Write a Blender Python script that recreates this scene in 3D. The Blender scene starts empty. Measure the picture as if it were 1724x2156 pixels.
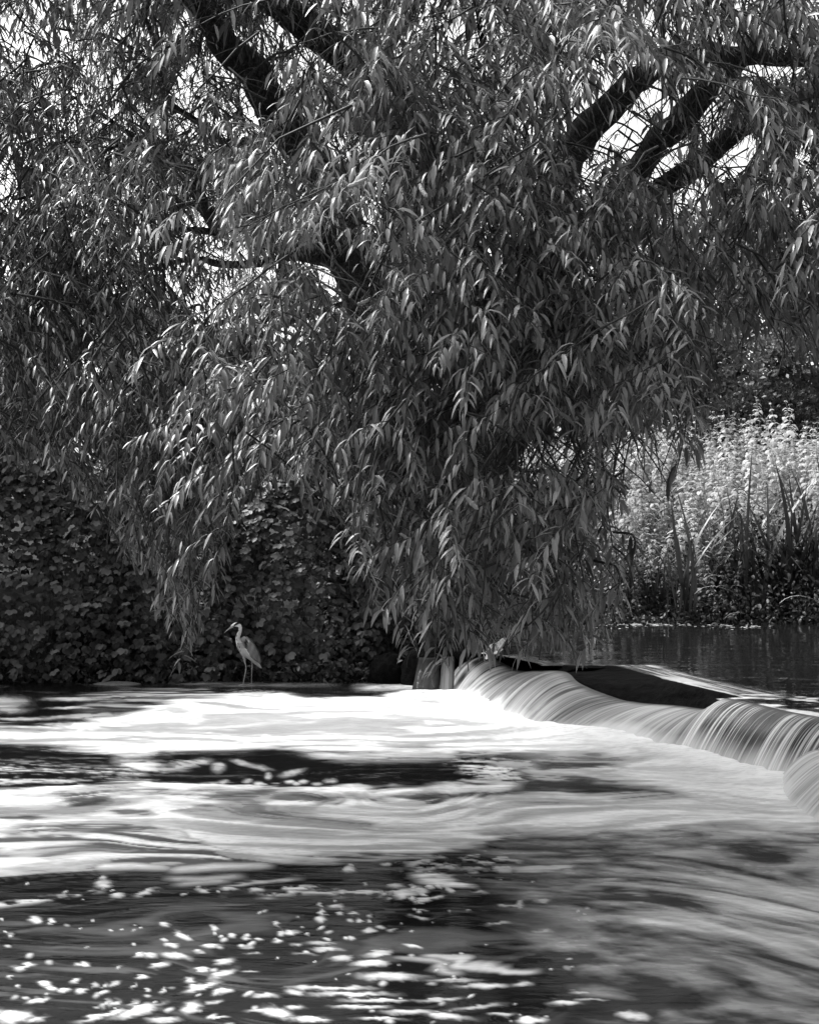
import bpy, math, random
import numpy as np
from mathutils import Vector, Matrix

S = bpy.context.scene
C = S.collection
F, H, VH, UC = 3160.0, 2.6, 1050.0, 862.0      # focal length and horizon in a 1724 x 2156 frame, lens height above the river

# ------------------------------------------------------------------ camera, sky, sun, exposure
cam = bpy.data.cameras.new('camera')
cam.sensor_fit = 'VERTICAL'
cam.sensor_height = 24.0
cam.lens = 24.0 * F / 2156.0
cam.shift_y = (VH - 1078.0) / 2156.0
cam.clip_end = 2000.0
camo = bpy.data.objects.new('camera', cam)
C.objects.link(camo)
camo.location = (0, 0, H)
camo.rotation_euler = (math.radians(90), 0, 0)
S.camera = camo

SUN_EL, SUN_AZ = 56.0, -58.0                    # azimuth measured from +Y (the view) towards +X
w = bpy.data.worlds.new('World')
S.world = w
w.use_nodes = True
nt = w.node_tree
bg = nt.nodes['Background']
sky = nt.nodes.new('ShaderNodeTexSky')
sky.sky_type = 'NISHITA'
sky.sun_disc = False
sky.sun_elevation = math.radians(SUN_EL)
sky.sun_rotation = math.radians(SUN_AZ)
sky.dust_density = 3.0
bw = nt.nodes.new('ShaderNodeRGBToBW')          # the photograph is black and white
nt.links.new(sky.outputs[0], bw.inputs[0])
nt.links.new(bw.outputs[0], bg.inputs[0])
bg.inputs[1].default_value = 0.15
sl = bpy.data.lights.new('sun', 'SUN')
sl.energy = 2.4
sl.angle = math.radians(16)
sun = bpy.data.objects.new('sun', sl)
C.objects.link(sun)
e, a = math.radians(SUN_EL), math.radians(SUN_AZ)
sv = Vector((math.cos(e) * math.sin(a), math.cos(e) * math.cos(a), math.sin(e)))
sun.rotation_euler = sv.to_track_quat('Z', 'Y').to_euler()
sun.location = (-10, 0, 20)
S.view_settings.view_transform = 'Standard'
S.view_settings.look = 'None'
S.view_settings.exposure = 1.35
S.view_settings.gamma = 1.0
S.cycles.max_bounces = 8
S.cycles.transparent_max_bounces = 4
S.cycles.caustics_reflective = False
S.cycles.caustics_refractive = False

rng = np.random.default_rng(7)
random.seed(7)

# ------------------------------------------------------------------ helpers
def P(u, v, d):
    return np.array([(u - UC) / F * d, d, H - (v - VH) / F * d])

def proj(p):
    return UC + p[..., 0] / p[..., 1] * F, VH + (H - p[..., 2]) / p[..., 1] * F

def nrm(a):
    return a / np.maximum(np.linalg.norm(a, axis=-1, keepdims=True), 1e-9)

def hash2(i, j, s):
    n = (i.astype(np.int64) * 374761393 + j.astype(np.int64) * 668265263 + s * 982451653) & 0xffffffff
    n = ((n ^ (n >> 13)) * 1274126177) & 0xffffffff
    return ((n ^ (n >> 16)) & 0xffff) / 65535.0

def vnoise(x, y, s=0):
    x, y = np.asarray(x, float), np.asarray(y, float)
    i, j = np.floor(x), np.floor(y)
    fx, fy = x - i, y - j
    fx, fy = fx * fx * (3 - 2 * fx), fy * fy * (3 - 2 * fy)
    a_, b_ = hash2(i, j, s), hash2(i + 1, j, s)
    c_, d_ = hash2(i, j + 1, s), hash2(i + 1, j + 1, s)
    return (a_ * (1 - fx) + b_ * fx) * (1 - fy) + (c_ * (1 - fx) + d_ * fx) * fy

def fbm(x, y, s=0, o=4):
    t, amp, tot = 0, 1.0, 0
    for k in range(o):
        t = t + amp * vnoise(x * 2 ** k, y * 2 ** k, s + k * 17)
        tot += amp
        amp *= 0.55
    return t / tot

def sst(a_, b_, x):
    t = np.clip((x - a_) / (b_ - a_), 0, 1)
    return t * t * (3 - 2 * t)

def mesh(name, V, quads=None, tris=None, mat=None, attrs=None, smooth=True):
    me = bpy.data.meshes.new(name)
    V = np.asarray(V, dtype=np.float32)
    q = np.asarray(quads if quads is not None else np.zeros((0, 4)), dtype=np.int32).reshape(-1, 4)
    t = np.asarray(tris if tris is not None else np.zeros((0, 3)), dtype=np.int32).reshape(-1, 3)
    loops = np.concatenate([q.ravel(), t.ravel()])
    ls = np.concatenate([np.arange(len(q)) * 4, len(q) * 4 + np.arange(len(t)) * 3]).astype(np.int32)
    lt = np.concatenate([np.full(len(q), 4), np.full(len(t), 3)]).astype(np.int32)
    me.vertices.add(len(V)); me.vertices.foreach_set('co', V.ravel())
    me.loops.add(len(loops)); me.loops.foreach_set('vertex_index', loops)
    me.polygons.add(len(ls)); me.polygons.foreach_set('loop_start', ls); me.polygons.foreach_set('loop_total', lt)
    me.polygons.foreach_set('use_smooth', np.full(len(ls), smooth, dtype=bool))
    me.update(calc_edges=True)
    for k, arr in (attrs or {}).items():
        at = me.attributes.new(k, 'FLOAT', 'POINT')
        at.data.foreach_set('value', np.asarray(arr, dtype=np.float32).ravel())
    if mat:
        for m in (mat if isinstance(mat, (list, tuple)) else [mat]):
            me.materials.append(m)
    return me

def link(name, me, parent=None, loc=None):
    o = bpy.data.objects.new(name, me)
    C.objects.link(o)
    if loc is not None:
        o.location = loc
    if parent is not None:
        o.parent = parent
    return o

def thing(name, label, cat, loc=(0, 0, 0), group=None):
    o = bpy.data.objects.new(name, None)
    C.objects.link(o)
    o.location = loc
    o.empty_display_size = 0.2
    return tag(o, label, cat, group)

def tag(o, label=None, cat=None, group=None, kind=None):
    if label: o['label'] = label
    if cat: o['category'] = cat
    if group: o['group'] = group
    if kind: o['kind'] = kind
    return o

class Tubes:
    """Collects tapered tubes into one mesh."""
    def __init__(s):
        s.V, s.Q, s.n = [], [], 0
    def add(s, pts, rad, k=6, rough=0.0, seed=0, close=True):
        pts = np.asarray(pts, float); n = len(pts); rad = np.broadcast_to(rad, (n,)).astype(float)
        t = nrm(np.gradient(pts, axis=0))
        ref = np.array([0.31, 0.9, 0.2]) if abs(t[0, 1]) < .8 else np.array([1., 0, 0.1])
        a_ = nrm(np.cross(t, ref)); b_ = np.cross(t, a_)
        th = np.arange(k) / k * 2 * np.pi
        r = rad[:, None] * np.ones((1, k))
        if rough:
            ii, kk = np.meshgrid(np.arange(n), np.arange(k), indexing='ij')
            r = r * (1 + rough * (fbm(ii * .35, np.minimum(kk, k - kk) * 0.9, seed, 3) - .5) * 2)
        ring = pts[:, None, :] + r[..., None] * (np.cos(th)[None, :, None] * a_[:, None, :] + np.sin(th)[None, :, None] * b_[:, None, :])
        i = np.arange(n - 1)[:, None] * k + s.n; j = np.arange(k)[None, :]; jn = (j + 1) % k
        s.Q.append(np.stack([i + j, i + jn, i + k + jn, i + k + j], -1).reshape(-1, 4))
        s.V.append(ring.reshape(-1, 3)); s.n += n * k
    def mesh(s, name, mat, smooth=True, origin=None):
        V = np.concatenate(s.V)
        if origin is not None: V = V - np.asarray(origin)
        return mesh(name, V, np.concatenate(s.Q), None, mat, None, smooth)

def spline(pts, n):
    """Catmull-Rom through rows of pts."""
    p = np.asarray(pts, float)
    p = np.vstack([2 * p[0] - p[1], p, 2 * p[-1] - p[-2]])
    out, m = [], len(p) - 3
    for q in np.linspace(0, m - 1e-6, n):
        i = int(q); t = q - i
        a_, b_, c_, d_ = p[i:i + 4]
        out.append(.5 * (2 * b_ + (c_ - a_) * t + (2 * a_ - 5 * b_ + 4 * c_ - d_) * t * t + (3 * b_ - a_ - 3 * c_ + d_) * t ** 3))
    return np.array(out)

# ------------------------------------------------------------------ materials (all neutral grey, as in the photograph)
def newmat(name, rough=0.6, spec=0.4):
    m = bpy.data.materials.new(name); m.use_nodes = True
    n, l = m.node_tree.nodes, m.node_tree.links
    b = n['Principled BSDF']
    b.inputs['Roughness'].default_value = rough
    b.inputs['Specular IOR Level'].default_value = spec
    return m, n, l, b

def grey(l, n, sock, target):
    l.new(sock, target)

def math_node(n, l, op, a_, b_=None, clamp=False):
    x = n.new('ShaderNodeMath'); x.operation = op; x.use_clamp = clamp
    for k, v in enumerate((a_, b_)):
        if v is None: continue
        if isinstance(v, (int, float)): x.inputs[k].default_value = v
        else: l.new(v, x.inputs[k])
    return x.outputs[0]

def tex_noise(n, l, scale, detail=4, rough=.6, vec=None, dist=0):
    t = n.new('ShaderNodeTexNoise'); t.inputs['Scale'].default_value = scale
    t.inputs['Detail'].default_value = detail; t.inputs['Roughness'].default_value = rough
    t.inputs['Distortion'].default_value = dist
    if vec is not None: l.new(vec, t.inputs['Vector'])
    return t.outputs['Fac']

def coords(n, l, scale=(1, 1, 1), kind='Object'):
    c = n.new('ShaderNodeTexCoord'); m = n.new('ShaderNodeMapping')
    m.inputs['Scale'].default_value = scale
    l.new(c.outputs[kind], m.inputs['Vector'])
    return m.outputs['Vector']

def bump(n, l, b, h, strength=.5, dist=.02):
    x = n.new('ShaderNodeBump'); x.inputs['Strength'].default_value = strength; x.inputs['Distance'].default_value = dist
    l.new(h, x.inputs['Height']); l.new(x.outputs[0], b.inputs['Normal'])
    return x

def leaf_mat(name, lo, hi, rough=.42, spec=.5, trans=.35, source='tone'):
    """Thin leaf: diffuse + gloss + light passing through; each leaf has a tone of its own."""
    m, n, l, b = newmat(name, rough, spec)
    if source == 'tone':
        a_ = n.new('ShaderNodeAttribute'); a_.attribute_name = 'tone'; f = a_.outputs['Fac']
    else:
        a_ = n.new('ShaderNodeObjectInfo'); f = a_.outputs['Random']
    v = math_node(n, l, 'ADD', math_node(n, l, 'MULTIPLY', f, hi - lo), lo)
    g = tex_noise(n, l, 90, 2, .6, coords(n, l))
    v = math_node(n, l, 'MULTIPLY', v, math_node(n, l, 'ADD', math_node(n, l, 'MULTIPLY', g, .5), .75))
    l.new(v, b.inputs['Base Color'])
    tr = n.new('ShaderNodeBsdfTranslucent')
    l.new(math_node(n, l, 'MULTIPLY', v, 1.3), tr.inputs[0])
    mx = n.new('ShaderNodeMixShader'); mx.inputs[0].default_value = trans
    l.new(b.outputs[0], mx.inputs[1]); l.new(tr.outputs[0], mx.inputs[2])
    l.new(mx.outputs[0], n['Material Output'].inputs['Surface'])
    return m

M = {}
M['willow'] = leaf_mat('willow_leaf', .07, .34, .38, .6, .13)
M['willow_one'] = leaf_mat('willow_leaf_single', .18, .42, .38, .55, .30, 'obj')
M['willow_far'] = leaf_mat('willow_leaf_shaded', .05, .28, .38, .6, .15)  # darker leaf copy, inner-crown shade put into its tone
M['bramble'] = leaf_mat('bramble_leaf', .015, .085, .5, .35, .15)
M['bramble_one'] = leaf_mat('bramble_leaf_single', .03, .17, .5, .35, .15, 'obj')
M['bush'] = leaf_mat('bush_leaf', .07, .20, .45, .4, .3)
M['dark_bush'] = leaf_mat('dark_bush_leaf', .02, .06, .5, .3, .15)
M['nettle'] = leaf_mat('nettle_leaf', .14, .55, .5, .35, .35)
M['nettle_one'] = leaf_mat('nettle_leaf_plant', .2, .6, .5, .35, .35, 'obj')
M['reed'] = leaf_mat('reed_blade', .03, .10, .4, .4, .2, 'obj')
M['dry_reed'] = leaf_mat('dry_blade', .35, .5, .5, .4, .2, 'obj')
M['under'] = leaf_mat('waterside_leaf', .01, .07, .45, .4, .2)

def bark_mat():
    m, n, l, b = newmat('willow_bark', .85, .2)
    v = coords(n, l, (9, 9, 1.6))
    r = tex_noise(n, l, 1.6, 6, .65, v, 1.2)
    k = math_node(n, l, 'ABSOLUTE', math_node(n, l, 'SUBTRACT', r, .5))
    k = math_node(n, l, 'MULTIPLY', k, 6, True)
    f = tex_noise(n, l, 40, 3, .6, coords(n, l))
    c = math_node(n, l, 'MULTIPLY', math_node(n, l, 'ADD', math_node(n, l, 'MULTIPLY', k, .13), .02), math_node(n, l, 'ADD', f, .5))
    l.new(c, b.inputs['Base Color'])
    bump(n, l, b, k, 1.0, .05)
    return m
M['bark'] = bark_mat()

def plain(name, lo, hi, rough=.7, scale=12, spec=.3, bs=.3, bd=.01, mscale=(1, 1, 1)):
    m, n, l, b = newmat(name, rough, spec)
    t = tex_noise(n, l, scale, 5, .6, coords(n, l, mscale))
    l.new(math_node(n, l, 'ADD', math_node(n, l, 'MULTIPLY', t, 2 * (hi - lo)), lo - (hi - lo) / 2), b.inputs['Base Color'])
    bump(n, l, b, t, bs, bd)
    return m
M['twig'] = plain('twig_bark', .025, .08, .7, 30)
M['catkin'] = plain('catkin_fluff', .45, .75, .9, 160, .1, .8, .006)
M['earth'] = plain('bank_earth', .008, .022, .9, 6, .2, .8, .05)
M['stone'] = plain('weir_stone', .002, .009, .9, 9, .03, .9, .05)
M['mud'] = plain('wet_mud', .08, .2, .5, 25, .5, .8, .02)
M['paper'] = plain('white_scrap', .75, .85, .6, 12)
M['scrap'] = plain('floating_leaf', .15, .4, .6, 12)
M['log'] = plain('wet_wood', .02, .06, .4, 14, .5, .8, .03, (1, 1, 4))

def water_mat(name, base, scale, aniso, bs, foam_hi=.96, rough=.06, sp=.02):
    """Dark water with white foam where the foam attribute puts froth and, on the pool, painted sky sheen."""
    m, n, l, b = newmat(name, rough, sp)
    b.inputs['IOR'].default_value = 1.33
    a_ = n.new('ShaderNodeAttribute'); a_.attribute_name = 'foam'
    vec = coords(n, l, aniso)
    fine = tex_noise(n, l, 5.5, 6, .68, vec, .6)
    fo = math_node(n, l, 'MULTIPLY', a_.outputs['Fac'], math_node(n, l, 'ADD', math_node(n, l, 'MULTIPLY', math_node(n, l, 'SUBTRACT', fine, .5), 1.1), 1))
    fo = math_node(n, l, 'MULTIPLY', fo, 1, True)
    col = math_node(n, l, 'ADD', math_node(n, l, 'MULTIPLY', fo, foam_hi - base), base)
    l.new(col, b.inputs['Base Color'])
    l.new(math_node(n, l, 'ADD', math_node(n, l, 'MULTIPLY', fo, .75), rough), b.inputs['Roughness'])
    wv = tex_noise(n, l, scale, 5, .6, vec, .8)
    bump(n, l, b, wv, bs, .05)
    return m
M['river'] = water_mat('river_water', .007, 1.6, (1.1, 3.6, 1), .13)
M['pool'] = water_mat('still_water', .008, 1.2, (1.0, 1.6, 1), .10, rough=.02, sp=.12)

def curtain_mat():
    m, n, l, b = newmat('falling_water', .25, .25)
    a_ = n.new('ShaderNodeAttribute'); a_.attribute_name = 'foam'
    f = a_.outputs['Fac']
    l.new(math_node(n, l, 'ADD', math_node(n, l, 'MULTIPLY', f, .80), .02), b.inputs['Base Color'])
    l.new(math_node(n, l, 'ADD', math_node(n, l, 'MULTIPLY', f, .4), .35), b.inputs['Roughness'])
    return m
M['curtain'] = curtain_mat()
M['spill'] = curtain_mat()
M['spill'].node_tree.nodes['Principled BSDF'].inputs['Specular IOR Level'].default_value = 0

# ------------------------------------------------------------------ weir lines in the world, from measured points
def at_z(u, v, z):
    d = (H - z) * F / (v - VH)
    return np.array([(u - UC) / F * d, d, z])

base_uv = [(935, 1450), (953, 1454), (990, 1464), (1020, 1478), (1064, 1503), (1100, 1518), (1140, 1526), (1200, 1532), (1290, 1544), (1370, 1566), (1430, 1578), (1490, 1592), (1530, 1606), (1575, 1618), (1641, 1632), (1700, 1640), (1840, 1660)]
base_w = np.array([at_z(u, v, .02) for u, v in base_uv])
crest_uv = [(985, 1392), (1019, 1384), (1080, 1412), (1130, 1413), (1176, 1417), (1205, 1440), (1257, 1463), (1322, 1480), (1408, 1487), (1484, 1494), (1525, 1482), (1575, 1484), (1620, 1495), (1661, 1508), (1724, 1521), (1790, 1534), (1930, 1560)]
dd = [.1, .12, .15, .16, .18, .2, .2, .2, .2, .2, .22, .24, .25, .26, .28, .3, .3]
crest_w = np.array([P(u, v, base_w[i, 1] + dd[i]) for i, (u, v) in enumerate(crest_uv)])
POOL_Z = float(np.mean(crest_w[11:14, 2]))
SHELF_Z = float(np.mean(crest_w[6:9, 2]))
crest_w[10:, 2] = POOL_Z + .012

# ------------------------------------------------------------------ ground: one sheet out to the horizon
def seg_x_of_y(y):
    """x of the weir line at depth y"""
    return np.interp(-y, -base_w[:, 1], base_w[:, 0])

def ground_h(x, y):
    z = np.full(np.shape(x), -0.7)
    left = sst(21.15, 22.6, y + .25 * (fbm(x * .8, y * .3, 5, 3) - .5) + 0 * x)
    lz = -.25 + left * 1.3 + sst(22, 34, y) * 1.1
    right = sst(25.2, 26.8, y + .5 * (fbm(x * .5, y * .3, 9, 3) - .5))
    rz = -.1 + right * (POOL_Z + .45) + sst(26, 33, y) * 1.45
    k = sst(.75, 1.5, x - .10 * (y - 21))
    z = np.where(y > 20.5, lz * (1 - k) + rz * k, z)
    z = np.where((y > 20.5) & (y < 21.5), -.7 + (z + .7) * sst(20.5, 21.3, y), z)
    z = z + sst(23, 30, y) * .25 * (fbm(x * .5, y * .5, 3, 4) - .5)
    z = np.where(y > 36, 2.35 + 0.4 * (fbm(x * .05, y * .05, 8, 3) - .5), z)
    return z
ys = np.concatenate([np.linspace(-60, 19, 12), np.linspace(20, 36, 70), np.geomspace(37, 900, 24)])
xs = np.concatenate([-np.geomspace(700, 13, 14), np.linspace(-12, 12, 90), np.geomspace(13, 700, 14)])
X, Y = np.meshgrid(xs, ys)
Z = ground_h(X, Y)
nx = len(xs); ii = (np.arange(len(ys) - 1)[:, None] * nx + np.arange(nx - 1)[None, :]).ravel()
tag(link('ground', mesh('ground', np.stack([X, Y, Z], -1).reshape(-1, 3), np.stack([ii, ii + 1, ii + nx + 1, ii + nx], -1), None, M['earth'])), kind='structure')

# ------------------------------------------------------------------ foam: bands and clots as they lie on the river
def band(U, V, pts, inten, soft=6, soft_b=None):
    """pts rows (u, top, bottom)"""
    p = np.asarray(pts, float)
    t = np.interp(U, p[:, 0], p[:, 1]); b = np.interp(U, p[:, 0], p[:, 2])
    soft_b = (soft_b or soft) * 1.5; soft = soft * 1.5
    ends = sst(p[0, 0] - 30, p[0, 0] + 15, U) * (1 - sst(p[-1, 0] - 15, p[-1, 0] + 30, U))
    return inten * sst(t - soft, t + soft, V) * (1 - sst(b - soft_b, b + soft_b, V)) * ends

def BJ(U, V):
    return (fbm(U * .045, V * .09, 57, 3) - .5) * 2

def blob(U, V, u, v, ru, rv, inten, slope=0.0):
    dv = (V - v) + slope * (U - u) + BJ(U, V) * (2 + rv * .3)
    U = U + BJ(U + 500, V) * ru * .3
    r = ((U - u) / ru) ** 2 + (dv / rv) ** 2
    return inten * np.exp(-.95 * r ** 1.6)

def river_foam(Xw, Yw):
    U, V = UC + Xw / Yw * F, VH + H / Yw * F
    # slow bends of the current
    wu = (fbm(Xw * .9, Yw * 1.6, 11, 3) - .5)
    wv = (fbm(Xw * 1.6, Yw * 2.6, 13, 4) - .5)
    Uw = U + wu * 60
    sc = np.clip((V - 1400) / 400, .25, 1.4)
    bend = (fbm(Xw * .30 + 4, Yw * .42, 15, 3) - .5) * 2.6
    Ys_ = Yw + bend
    st = fbm(Xw * .9 + wu * 2, Ys_ * 7, 21, 4)           # long streaks drawn out by the current
    st2 = fbm(Xw * 2.6 + wu * 4, Ys_ * 18, 25, 3)
    Vw = V + wv * 44 * sc + (st - .5) * 34 * sc + (st2 - .5) * 10
    clot = fbm(Xw * 9, Yw * 14, 31, 4)
    f = np.zeros_like(U)
    def mx(g):
        nonlocal f
        f = np.maximum(f, g)
    # upper band
    mx(band(Uw, Vw, [(-400, 1526, 1570), (0, 1530, 1566), (100, 1528, 1570), (160, 1520, 1576), (230, 1508, 1590), (262, 1500, 1602), (300, 1490, 1598), (340, 1482, 1585), (400, 1470, 1583), (500, 1460, 1580), (620, 1462, 1579), (700, 1470, 1583), (800, 1470, 1588), (862, 1454, 1590), (970, 1452, 1584), (1060, 1490, 1582), (1150, 1510, 1590), (1250, 1530, 1590), (1360, 1548, 1602), (1480, 1570, 1650), (1600, 1600, 1680), (1724, 1620, 1720), (2100, 1640, 1740)], 1.0, 6, 7))
    f *= 1 - .35 * sst(1450, 1520, 3000 - U) * 0
    mx(band(Uw, Vw, [(180, 1462, 1500), (300, 1452, 1490), (440, 1446, 1475)], .55, 8) * sst(.35, .62, st))
    mx(band(U, V, [(380, 1437, 1443), (550, 1438, 1446), (700, 1438, 1444)], .35, 3) * (.4 + st))
    mx(band(U, V, [(760, 1440, 1452), (840, 1437, 1452), (940, 1440, 1456)], .7, 4) * (.3 + clot))
    # top left dark water with thin streaks
    mx(blob(U, V, 18, 1484, 40, 15, .95)); mx(blob(U, V, 150, 1472, 55, 5, .8)); mx(blob(U, V, 150, 1491, 45, 2.5, .9))
    mx(blob(U, V, 170, 1508, 90, 4, .6, .06)); mx(blob(U, V, 40, 1514, 60, 3, .7))
    mx(band(U, V, [(-300, 1470, 1500), (0, 1472, 1500)], .6, 6))
    # band below on the left, broken froth
    mx(band(Uw, Vw, [(-300, 1600, 1655), (0, 1602, 1655), (120, 1604, 1652), (230, 1612, 1650), (300, 1618, 1640)], .75, 8) * sst(.40, .72, st * .6 + clot * .4))
    mx(band(U, Vw, [(250, 1598, 1606), (300, 1604, 1617), (345, 1606, 1619), (430, 1604, 1611)], .95, 4))
    mx(blob(U, V, 460, 1617, 13, 10, .9)); mx(blob(U, V, 532, 1612, 36, 5, .75, -.22)); mx(blob(U, V, 565, 1635, 7, 7, .8))
    mx(blob(U, V, 615, 1628, 25, 5, .7, .2))
    for u in (428, 448, 470, 520, 545, 610, 625, 640, 668, 690, 700):
        mx(blob(U, V, u, 1645 + (u * 7 % 10), 10, 4, .8))
    mx(band(Uw, Vw, [(640, 1578, 1590), (720, 1586, 1600), (800, 1590, 1604), (880, 1586, 1602), (950, 1584, 1600)], .85, 6) * (.35 + st))
    mx(band(Uw, Vw, [(950, 1590, 1612), (1000, 1600, 1640), (1060, 1600, 1650), (1100, 1610, 1640)], .9, 8) * sst(.42, .6, clot * .6 + st * .4))
    mx(band(Uw, Vw, [(1060, 1604, 1622), (1120, 1608, 1620), (1160, 1618, 1634)], .8, 5))
    # thin crest
    mx(band(U, Vw, [(-300, 1664, 1690), (0, 1664, 1690), (100, 1657, 1680), (200, 1654, 1675), (290, 1645, 1670), (340, 1649, 1668), (400, 1656, 1668), (480, 1654, 1666), (560, 1655, 1667), (650, 1655, 1674), (750, 1653, 1678), (862, 1652, 1670), (960, 1650, 1666), (1050, 1646, 1664), (1085, 1650, 1660)], 1.0, 4, 6) * (.55 + .6 * clot + .15 * st))
    # broad lower sheet
    g = band(Uw, Vw, [(-400, 1676, 1770), (0, 1676, 1760), (150, 1676, 1742), (330, 1674, 1740), (400, 1674, 1760), (460, 1674, 1788), (540, 1674, 1802), (600, 1674, 1808), (680, 1676, 1804), (780, 1676, 1800), (900, 1680, 1796), (1000, 1678, 1786), (1060, 1676, 1768), (1160, 1676, 1760), (1300, 1674, 1750), (1450, 1672, 1738), (1724, 1672, 1734), (2100, 1670, 1740)], 1.0, 8, 6)
    mx(g)
    # right hand flood below the fall
    mx(band(Uw, Vw, [(880, 1690, 1720), (1100, 1684, 1732), (1300, 1682, 1736), (1500, 1672, 1738), (1724, 1660, 1742), (2100, 1660, 1740)], 1.0, 10))
    mx(band(Uw, Vw, [(1120, 1624, 1634), (1250, 1622, 1640), (1340, 1600, 1650), (1450, 1596, 1680), (1724, 1620, 1720), (2100, 1630, 1720)], .95, 9))
    mx(band(Uw, Vw, [(1130, 1596, 1606), (1200, 1598, 1606), (1290, 1600, 1610), (1400, 1596, 1612)], .7, 5))
    # dark lenses
    def dark(u, v, ru, rv, k=.8):
        nonlocal f
        r = ((Uw - u) / ru) ** 2 + ((Vw - v) / rv) ** 2
        f = f * (1 - k * np.clip(1.35 - r, 0, 1))
    dark(705, 1462, 90, 7, .85); dark(640, 1681, 80, 9); dark(175, 1681, 65, 8); dark(45, 1720, 60, 9); dark(275, 1714, 50, 8)
    dark(895, 1683, 50, 8, .8); dark(560, 1714, 70, 9, .35); dark(850, 1745, 90, 13, .35); dark(130, 1745, 90, 9, .55); dark(420, 1705, 60, 6, .3)
    dark(1230, 1618, 100, 8, .85); dark(1190, 1653, 110, 14, .85); dark(1370, 1660, 60, 9, .4); dark(1290, 1632, 60, 4, .4)
    dark(1120, 1585, 60, 7, .5); dark(870, 1575, 60, 6, .35); dark(360, 1497, 50, 5, .45); dark(980, 1700, 60, 6, .3); dark(250, 1750, 160, 9, .45)
    dark(1080, 1758, 90, 8, .4)
    # streak modulation inside the white water, stronger in the lower sheet
    low = sst(1660, 1700, V)
    f = f * (1 - (.55 - .35 * sst(900, 1300, U)) * sst(.56, .34, fbm(Xw * .9 + wu * 3, Ys_ * 3.2, 29, 4)))
    f = f * (1 - (.18 + .30 * low * (1 - sst(1250, 1500, U))) * (1 - sst(.32, .60, st))) * (1 - (.08 + .12 * low) * (1 - sst(.3, .6, st2)))
    # left lower streaks
    mx(band(Uw, Vw, [(-400, 1735, 1850), (0, 1740, 1838), (200, 1745, 1832), (380, 1750, 1826), (480, 1790, 1826)], .85, 8) * (.12 + .95 * sst(.42, .66, st)))
    mx(band(U, Vw, [(-400, 1806, 1840), (0, 1808, 1836), (100, 1810, 1832), (200, 1816, 1832), (240, 1820, 1830)], .8, 9) * (.35 + .8 * st))
    mx(band(U, V, [(210, 1820, 1830), (280, 1818, 1828), (350, 1824, 1830)], .9, 5)); mx(band(U, V, [(370, 1826, 1836), (450, 1818, 1830), (560, 1818, 1826)], .8, 5))
    mx(band(U, V, [(360, 1846, 1852), (430, 1846, 1856), (500, 1840, 1848)], .5, 5)); mx(band(U, V, [(380, 1858, 1864), (470, 1850, 1858)], .45, 4))
    mx(band(U, V, [(-200, 1908, 1918), (0, 1902, 1910), (80, 1890, 1900), (160, 1878, 1886), (205, 1870, 1878)], .6, 4) * sst(.35, .65, clot))
    mx(band(U, Vw, [(560, 1876, 1884), (620, 1876, 1890), (720, 1878, 1890), (800, 1872, 1884), (880, 1860, 1872)], .8, 5) * sst(.36, .62, clot))
    mx(band(U, Vw, [(480, 1866, 1872), (540, 1852, 1862), (620, 1846, 1854)], .55, 5))
    # grey churned water on the right
    edge = np.interp(V, [1735, 1790, 1840, 1900, 1960, 2010, 2060, 2110, 2160, 2300], [1000, 1030, 1110, 1170, 1210, 1140, 1240, 1290, 1260, 1260])
    tex = .5 * fbm(Xw * 4 + wv, (Yw + .30 * Xw + .5 * bend) * 8, 41, 5) + .5 * fbm(Xw * 1.5, (Yw + .38 * Xw + bend) * 5, 45, 3)
    gk = sst(edge - 200, edge + 190, Uw + (tex - .5) * 260) * sst(1725, 1745, Vw)
    bright = .15 + .16 * sst(1200, 1700, U) + .20 * np.exp(-((V - 1930 + (U - 1500) * .05) / 70) ** 2) * sst(1250, 1600, U) - .1 * sst(2020, 2120, V)
    mx(gk * np.clip(bright + 1.35 * (tex - .5) + .5 * (st - .5) * sst(1830, 1900, V), .03, 1))
    dark(1475, 2088, 60, 14, .55)
    mx(band(U, Vw, [(1190, 1866, 1870), (1290, 1856, 1870), (1350, 1864, 1874)], .4, 6)); mx(band(Uw, Vw, [(1080, 1816, 1822), (1130, 1818, 1826), (1190, 1824, 1832)], .75, 5))
    mx(band(Uw, Vw, [(870, 1800, 1836), (1000, 1796, 1830), (1080, 1800, 1830)], .5, 9) * sst(.45, .7, clot))
    mx(band(Uw, Vw, [(880, 1838, 1850), (950, 1838, 1854), (985, 1846, 1856)], .85, 5))
    mx(band(U, Vw, [(900, 2018, 2030), (1000, 2020, 2036), (1120, 2030, 2044)], .5, 7)); mx(band(U, Vw, [(840, 2026, 2034), (960, 2040, 2050)], .4, 6))
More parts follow.
